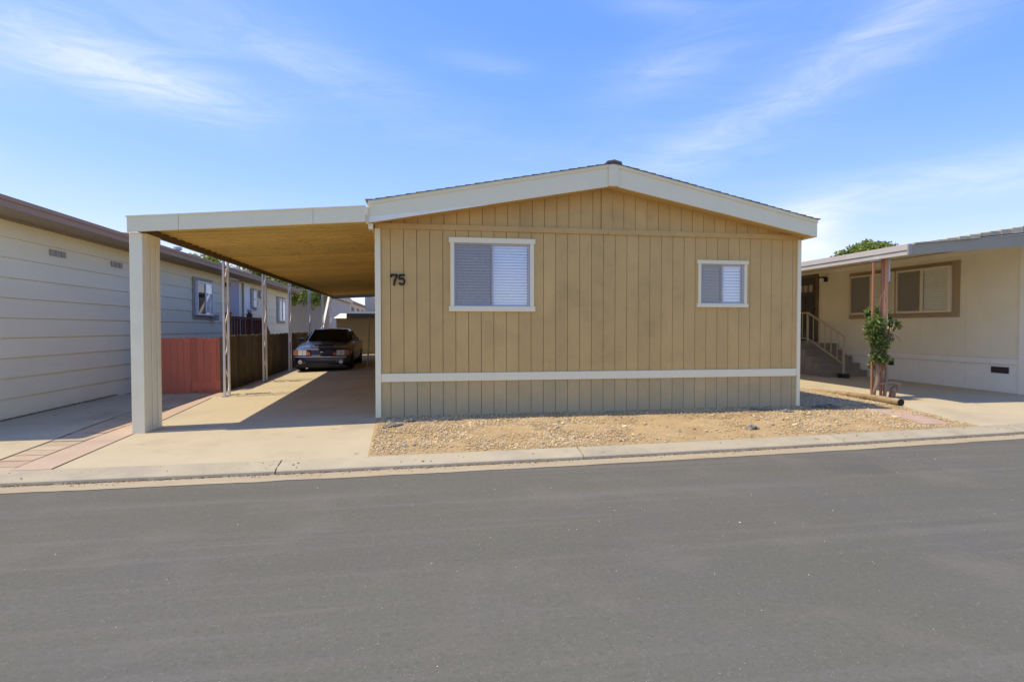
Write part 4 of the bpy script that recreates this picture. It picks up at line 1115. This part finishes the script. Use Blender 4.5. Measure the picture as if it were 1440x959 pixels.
# pair of posts under the carport edge
PZ = gz(9, 9.95)
MB(rxf).box(8.872, 9.93, PZ, 8.914, 9.965, 2.92).build('carport_post', 'redwood_post', rh, bevel=.004)
p2 = MB(rxf).box(9.072, 9.925, PZ, 9.112, 9.96, 2.96).build('carport_post', 'redwood_post', rh, bevel=.004)
MB(rxf).box(9.115, 9.91, .745, 9.196, 9.935, 2.96).build('post_flange', 'post_flange', p2, bevel=.003)
MB(rxf).box(9.199, 9.912, 2.52, 9.24, 9.93, 2.97).build('bracket', 'metal_grey', p2)
MB(rxf).box(8.86, 9.88, 2.92, 8.98, 10.0, 2.955).box(9.06, 9.88, 2.965, 9.26, 10.0, 2.99).build('post_bracket', 'metal_grey', rh)

# steps and hand rail
sp = thing('porch_steps', 'grey concrete steps with cream metal handrail up to the dark door', 'steps', (12.1, 15.5, .2))
spx = lambda x, y, z: (x - 12.1, y - 15.5, z - .2)
nst = 5
for k in range(nst):
    MB(spx).box(11.35, 14.35 + k * .30, .12, 12.66, 14.35 + (k + 1) * .30 - .003 if k < nst - 1 else 17.7, .20 + (k + 1) * .185).box(11.33, 14.33 + k * .30, .203 + (k + 1) * .185 - .05, 12.67, 14.35 + k * .30 + .05, .205 + (k + 1) * .185).build('step', 'step_grey', sp, bevel=.006)
rl = MB(spx)
rx = 11.7
rl.bar((rx, 14.1, 1.36), (rx, 15.6, 2.06), .04); rl.bar((rx, 15.6, 2.06), (rx, 17.4, 2.06), .04)
rl.bar((rx, 14.1, .585), (rx, 15.6, 1.275), .03); rl.bar((rx, 15.6, 1.275), (rx, 17.4, 1.275), .03)
rl.build('hand_rail', 'rail_cream', sp)
MB(spx).bar((rx, 14.1, .2), (rx, 14.1, 1.36), .045).build('rail_post', 'rail_cream', sp)
MB(spx).bar((rx, 15.6, 1.0), (rx, 15.6, 2.06), .045).build('rail_post', 'rail_cream', sp)
for k in range(1, 6):
    y = 14.1 + k * .25; z = lerp(.585, 1.275, k / 6); MB(spx).bar((rx, y, z), (rx, y, z + .78), .018).build('baluster', 'rail_cream', sp)
for k in range(1, 7):
    y = 15.6 + k * .25; MB(spx).bar((rx, y, 1.275), (rx, y, 2.06), .018).build('baluster', 'rail_cream', sp)
MB(spx).box(rx - .10, 13.98, .16, rx + .10, 14.2, .32).build('rail_foot', 'lamp_black', sp, bevel=.01)

# ------------------------------------------------------------------ foliage


def leaves(name, centres, size, pal, parent, up=.3, asp=.55, m='leafy', kind=None):
    n = len(centres); pal = np.array(pal)
    nr = rng.normal(size=(n, 3)); nr[:, 2] += up; nr /= np.linalg.norm(nr, axis=1, keepdims=True)
    t = rng.normal(size=(n, 3)); t -= nr * (t * nr).sum(1, keepdims=True); t /= np.linalg.norm(t, axis=1, keepdims=True)
    b = np.cross(nr, t); s = (size * rng.uniform(.6, 1.35, n))[:, None]
    c = centres
    V = np.stack([c - t * s, c + b * s * asp - t * s * .1 + nr * s * .14, c + t * s, c - b * s * asp - t * s * .1 + nr * s * .14], 1)
    F = np.stack([np.array([0, 1, 2]), np.array([0, 2, 3])])[None] + (np.arange(n) * 4)[:, None, None]
    col = np.repeat(pal[rng.integers(0, len(pal), n)] * rng.uniform(.75, 1.25, (n, 1)), 4, 0)
    o = bpy.data.objects.new(name, tri_mesh(name, V.reshape(-1, 3), F.reshape(-1, 3), col, m)); C.objects.link(o)
    if parent: o.parent = parent
    if kind: o['kind'] = kind
    return o


def tree(name, label, x, y, z0, ctr_z, rad, rz, ncl, nleaf, lsize, pal, group=None):
    t = thing(name, label, 'tree', (x, y, z0), group)
    cz = ctr_z - z0; mb = MB()
    mb.tube([(0, 0, 0), (.05, .02, cz * .35), (-.03, .03, cz * .7), (.02, 0, cz)], [.16, .13, .10, .05], 9)
    cl = []
    for i in range(ncl):
        th, ph = random.uniform(0, 6.28), math.acos(random.uniform(-.8, 1)); r = random.uniform(.45, 1) ** .6
        c = Vector((math.sin(ph) * math.cos(th) * rad * r, math.sin(ph) * math.sin(th) * rad * r, cz + math.cos(ph) * rz * r)); cl.append(c)
        if i < 12: mb.tube([(0, 0, cz * random.uniform(.45, .75)), tuple(c * .5 + Vector((0, 0, cz * .38))), tuple(c)], [.05, .03, .012], 5)
    mb.build('trunk', 'bark', t)
    P = []
    for c in cl:
        k = int(nleaf / ncl * random.uniform(.5, 1.5)); rr = rad * random.uniform(.22, .42)
        d = rng.normal(size=(k, 3)); d /= np.linalg.norm(d, axis=1, keepdims=True)
        P.append(np.array(c)[None] + d * (rr * rng.uniform(.3, 1.05, (k, 1))) * np.array([1, 1, .75]))
    leaves('crown', np.concatenate(P), lsize, pal, t, .5)
    return t


GP = [(.22, .29, .05), (.28, .34, .06), (.15, .22, .04), (.34, .38, .09), (.19, .26, .045)]
GD = [(.06, .10, .03), (.08, .12, .035), (.05, .085, .025), (.10, .14, .045)]
tree('leafy_tree', 'bright green tree beyond the carport between white and grey houses', -7.7, 33.6, .2, 3.95, 2.3, 1.9, 40, 7000, .11, GP)
tree('leafy_tree', 'green treetop over the white house\'s roof seen past the first slim post', -15.6, 46, .2, 5.5, 2.0, 1.6, 26, 2600, .16, GP)
tree('leafy_tree', 'rounded treetop showing above the beige house\'s carport roof', 26.35, 30, .2, 4.95, 1.75, 1.75, 70, 15000, .11, GP)

# trained shrub at the posts
sb = thing('shrub', 'leafy shrub trained up the reddish carport posts, with bare twisted stems', 'shrub', (9.05, 9.9, PZ))
SO = Vector((9.05, 9.9, PZ)); b3 = lambda pts: [Vector(p) - SO for p in pts]
Yf = 9.87
mb = MB()
mb.tube(b3([(8.86, Yf, PZ - .02), (8.885, Yf, .36), (8.93, Yf - .02, .55), (8.94, Yf, .75), (8.90, Yf - .02, .92), (8.93, Yf, 1.06), (9.04, Yf - .04, 1.22), (9.0, Yf, 1.45), (8.97, Yf, 1.7)]), [.035, .033, .040, .036, .030, .034, .030, .022, .012], 9)
mb.tube(b3([(8.92, Yf, .62), (8.98, Yf - .02, .78), (8.97, Yf, .90)]), [.026, .024, .018], 7)
mb.tube(b3([(9.10, Yf, PZ - .02), (9.115, Yf - .01, .36), (9.12, Yf - .02, .52), (9.135, Yf - .02, .72), (9.10, Yf - .02, .95), (9.12, Yf - .03, 1.3), (9.2, Yf - .03, 1.6)]), [.036, .034, .036, .03, .028, .022, .012], 9)
mb.tube(b3([(9.27, Yf, PZ - .02), (9.285, Yf - .01, .30), (9.31, Yf - .02, .40), (9.33, Yf - .03, .44)]), [.062, .058, .05, .03], 9)
mb.tube(b3([(8.91, Yf - .02, .505), (9.0, Yf - .03, .49), (9.12, Yf - .04, .515), (9.24, Yf - .03, .525), (9.36, Yf - .05, .49), (9.42, Yf - .06, .46)]), [.026, .026, .03, .034, .042, .03], 9)
mb.tube(b3([(9.36, Yf - .05, .49), (9.37, Yf - .06, .42), (9.33, Yf - .04, .37)]), [.035, .04, .03], 8)
mb.lathe(Vector((9.26, Yf - .05, .37)) - SO, (0, -1, .2), [(-.05, .03), (-.02, .055), (.03, .05), (.05, .03)], 10)
mb.tube(b3([(9.0, Yf, 1.7), (8.96, Yf - .02, 2.0), (8.97, Yf - .02, 2.2), (9.04, Yf - .02, 2.27), (9.07, Yf - .03, 2.20), (9.08, Yf - .03, 2.1)]), [.01, .008, .007, .006, .006, .004], 6)
for _ in range(14):
    a = random.uniform(0, 6.28); r = random.uniform(.15, .42)
    mb.tube(b3([(9.03, Yf, random.uniform(1.2, 1.5)), (9.05 + .5 * r * math.cos(a), Yf - .1 + .3 * r * math.sin(a), 1.5), (9.06 + r * math.cos(a), Yf - .08 + .6 * r * math.sin(a), 1.6 + .3 * math.sin(a * 2))]), [.012, .009, .004], 5)
mb.build('stem', 'bark', sb, smooth=True)
P = []
for (cx, cz, rx_, rz_, k) in ((8.86, 1.62, .20, .22, 330), (8.78, 1.42, .14, .14, 110), (9.02, 1.88, .17, .14, 190), (8.95, 1.30, .16, .20, 200), (9.30, 1.62, .15, .20, 190), (9.44, 1.66, .15, .10, 90), (9.30, 1.40, .12, .16, 120), (9.24, 1.86, .10, .14, 80),
                              (8.98, .98, .17, .09, 120), (8.86, 1.06, .10, .06, 45), (9.04, .86, .10, .08, 80), (9.05, 1.6, .12, .3, 140)):
    k = int(k * 1.35); yc = Yf - .05 if cx < 8.99 else Yf + .20
    d = rng.normal(size=(k, 3)); d /= np.linalg.norm(d, axis=1, keepdims=True); r = rng.uniform(.35, 1.12, (k, 1)) ** .7
    P.append(np.array([cx, yc, cz])[None] - np.array(SO)[None] + d * r * 1.1 * np.array([rx_, min(rx_, .16), rz_]))
leaves('foliage', np.concatenate(P), .044, [(.14, .20, .04), (.19, .26, .06), (.09, .14, .03), (.30, .36, .12), (.16, .22, .05)], sb, 1.0, .5)
P = np.array([0, 0, .13])[None] + rng.normal(size=(60, 3)) * np.array([.06, .06, .035])
leaves('blossom', P, .03, [(.8, .8, .78), (.7, .72, .68)], pot, .6)

# ------------------------------------------------------------------ buildings beyond the carport
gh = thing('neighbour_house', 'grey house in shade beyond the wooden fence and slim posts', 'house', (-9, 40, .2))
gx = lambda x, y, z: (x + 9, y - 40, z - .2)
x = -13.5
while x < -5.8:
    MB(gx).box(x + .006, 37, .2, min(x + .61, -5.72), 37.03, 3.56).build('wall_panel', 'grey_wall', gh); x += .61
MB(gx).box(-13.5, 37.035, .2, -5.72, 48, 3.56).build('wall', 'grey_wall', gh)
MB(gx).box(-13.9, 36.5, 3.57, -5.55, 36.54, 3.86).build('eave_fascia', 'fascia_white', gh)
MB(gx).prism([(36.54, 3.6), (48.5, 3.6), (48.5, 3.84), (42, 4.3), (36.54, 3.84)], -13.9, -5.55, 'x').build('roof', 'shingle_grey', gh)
cr = thing('neighbour_house', 'cream building with a row of square brown windows far beyond the shed', 'house', (-9, 55, .2))
cx_ = lambda x, y, z: (x + 9, y - 55, z - .2)
MB(cx_).box(-13, 44.5, .2, -6.6, 78, 4.0).build('wall', 'cream_wall', cr)
MB(cx_).box(-13.4, 44.1, 4.0, -6.3, 78.4, 4.15).build('eave_fascia', 'brown_fascia', cr)
MB(cx_).prism([(-13.4, 4.155), (-6.3, 4.155), (-9.8, 5.0)], 44.1, 78.4, 'y').build('roof', 'taupe_trim', cr)
for k in range(5):
    y0 = 51.6 + k * 4.6
    w = MB(cx_).box(-6.598, y0, 2.75, -6.55, y0 + 2.3, 3.65).build('window', 'brown_fascia', cr); MB(cx_).box(-6.549, y0 + .2, 2.85, -6.54, y0 + 2.1, 3.55).build('pane', 'pane_dark', w)
MB(cx_).box(-6.595, 45, 1.0, -6.5, 77, 2.45).build('lower_wall', 'beige_trim', cr)
fr = thing('neighbour_house', 'distant house with blue-grey roof at the end of the carport gap', 'house', (-6, 90, .2))
fx = lambda x, y, z: (x + 6, y - 90, z - .2)
MB(fx).box(-9, 88, .2, 4, 96, 4.0).build('wall', 'cream_wall', fr)
MB(fx).prism([(-9.6, 4.0), (4.6, 4.0), (-.5, 6.2), (-3.5, 6.2)], 87.5, 96.5, 'y').build('roof', 'grey_wall', fr)
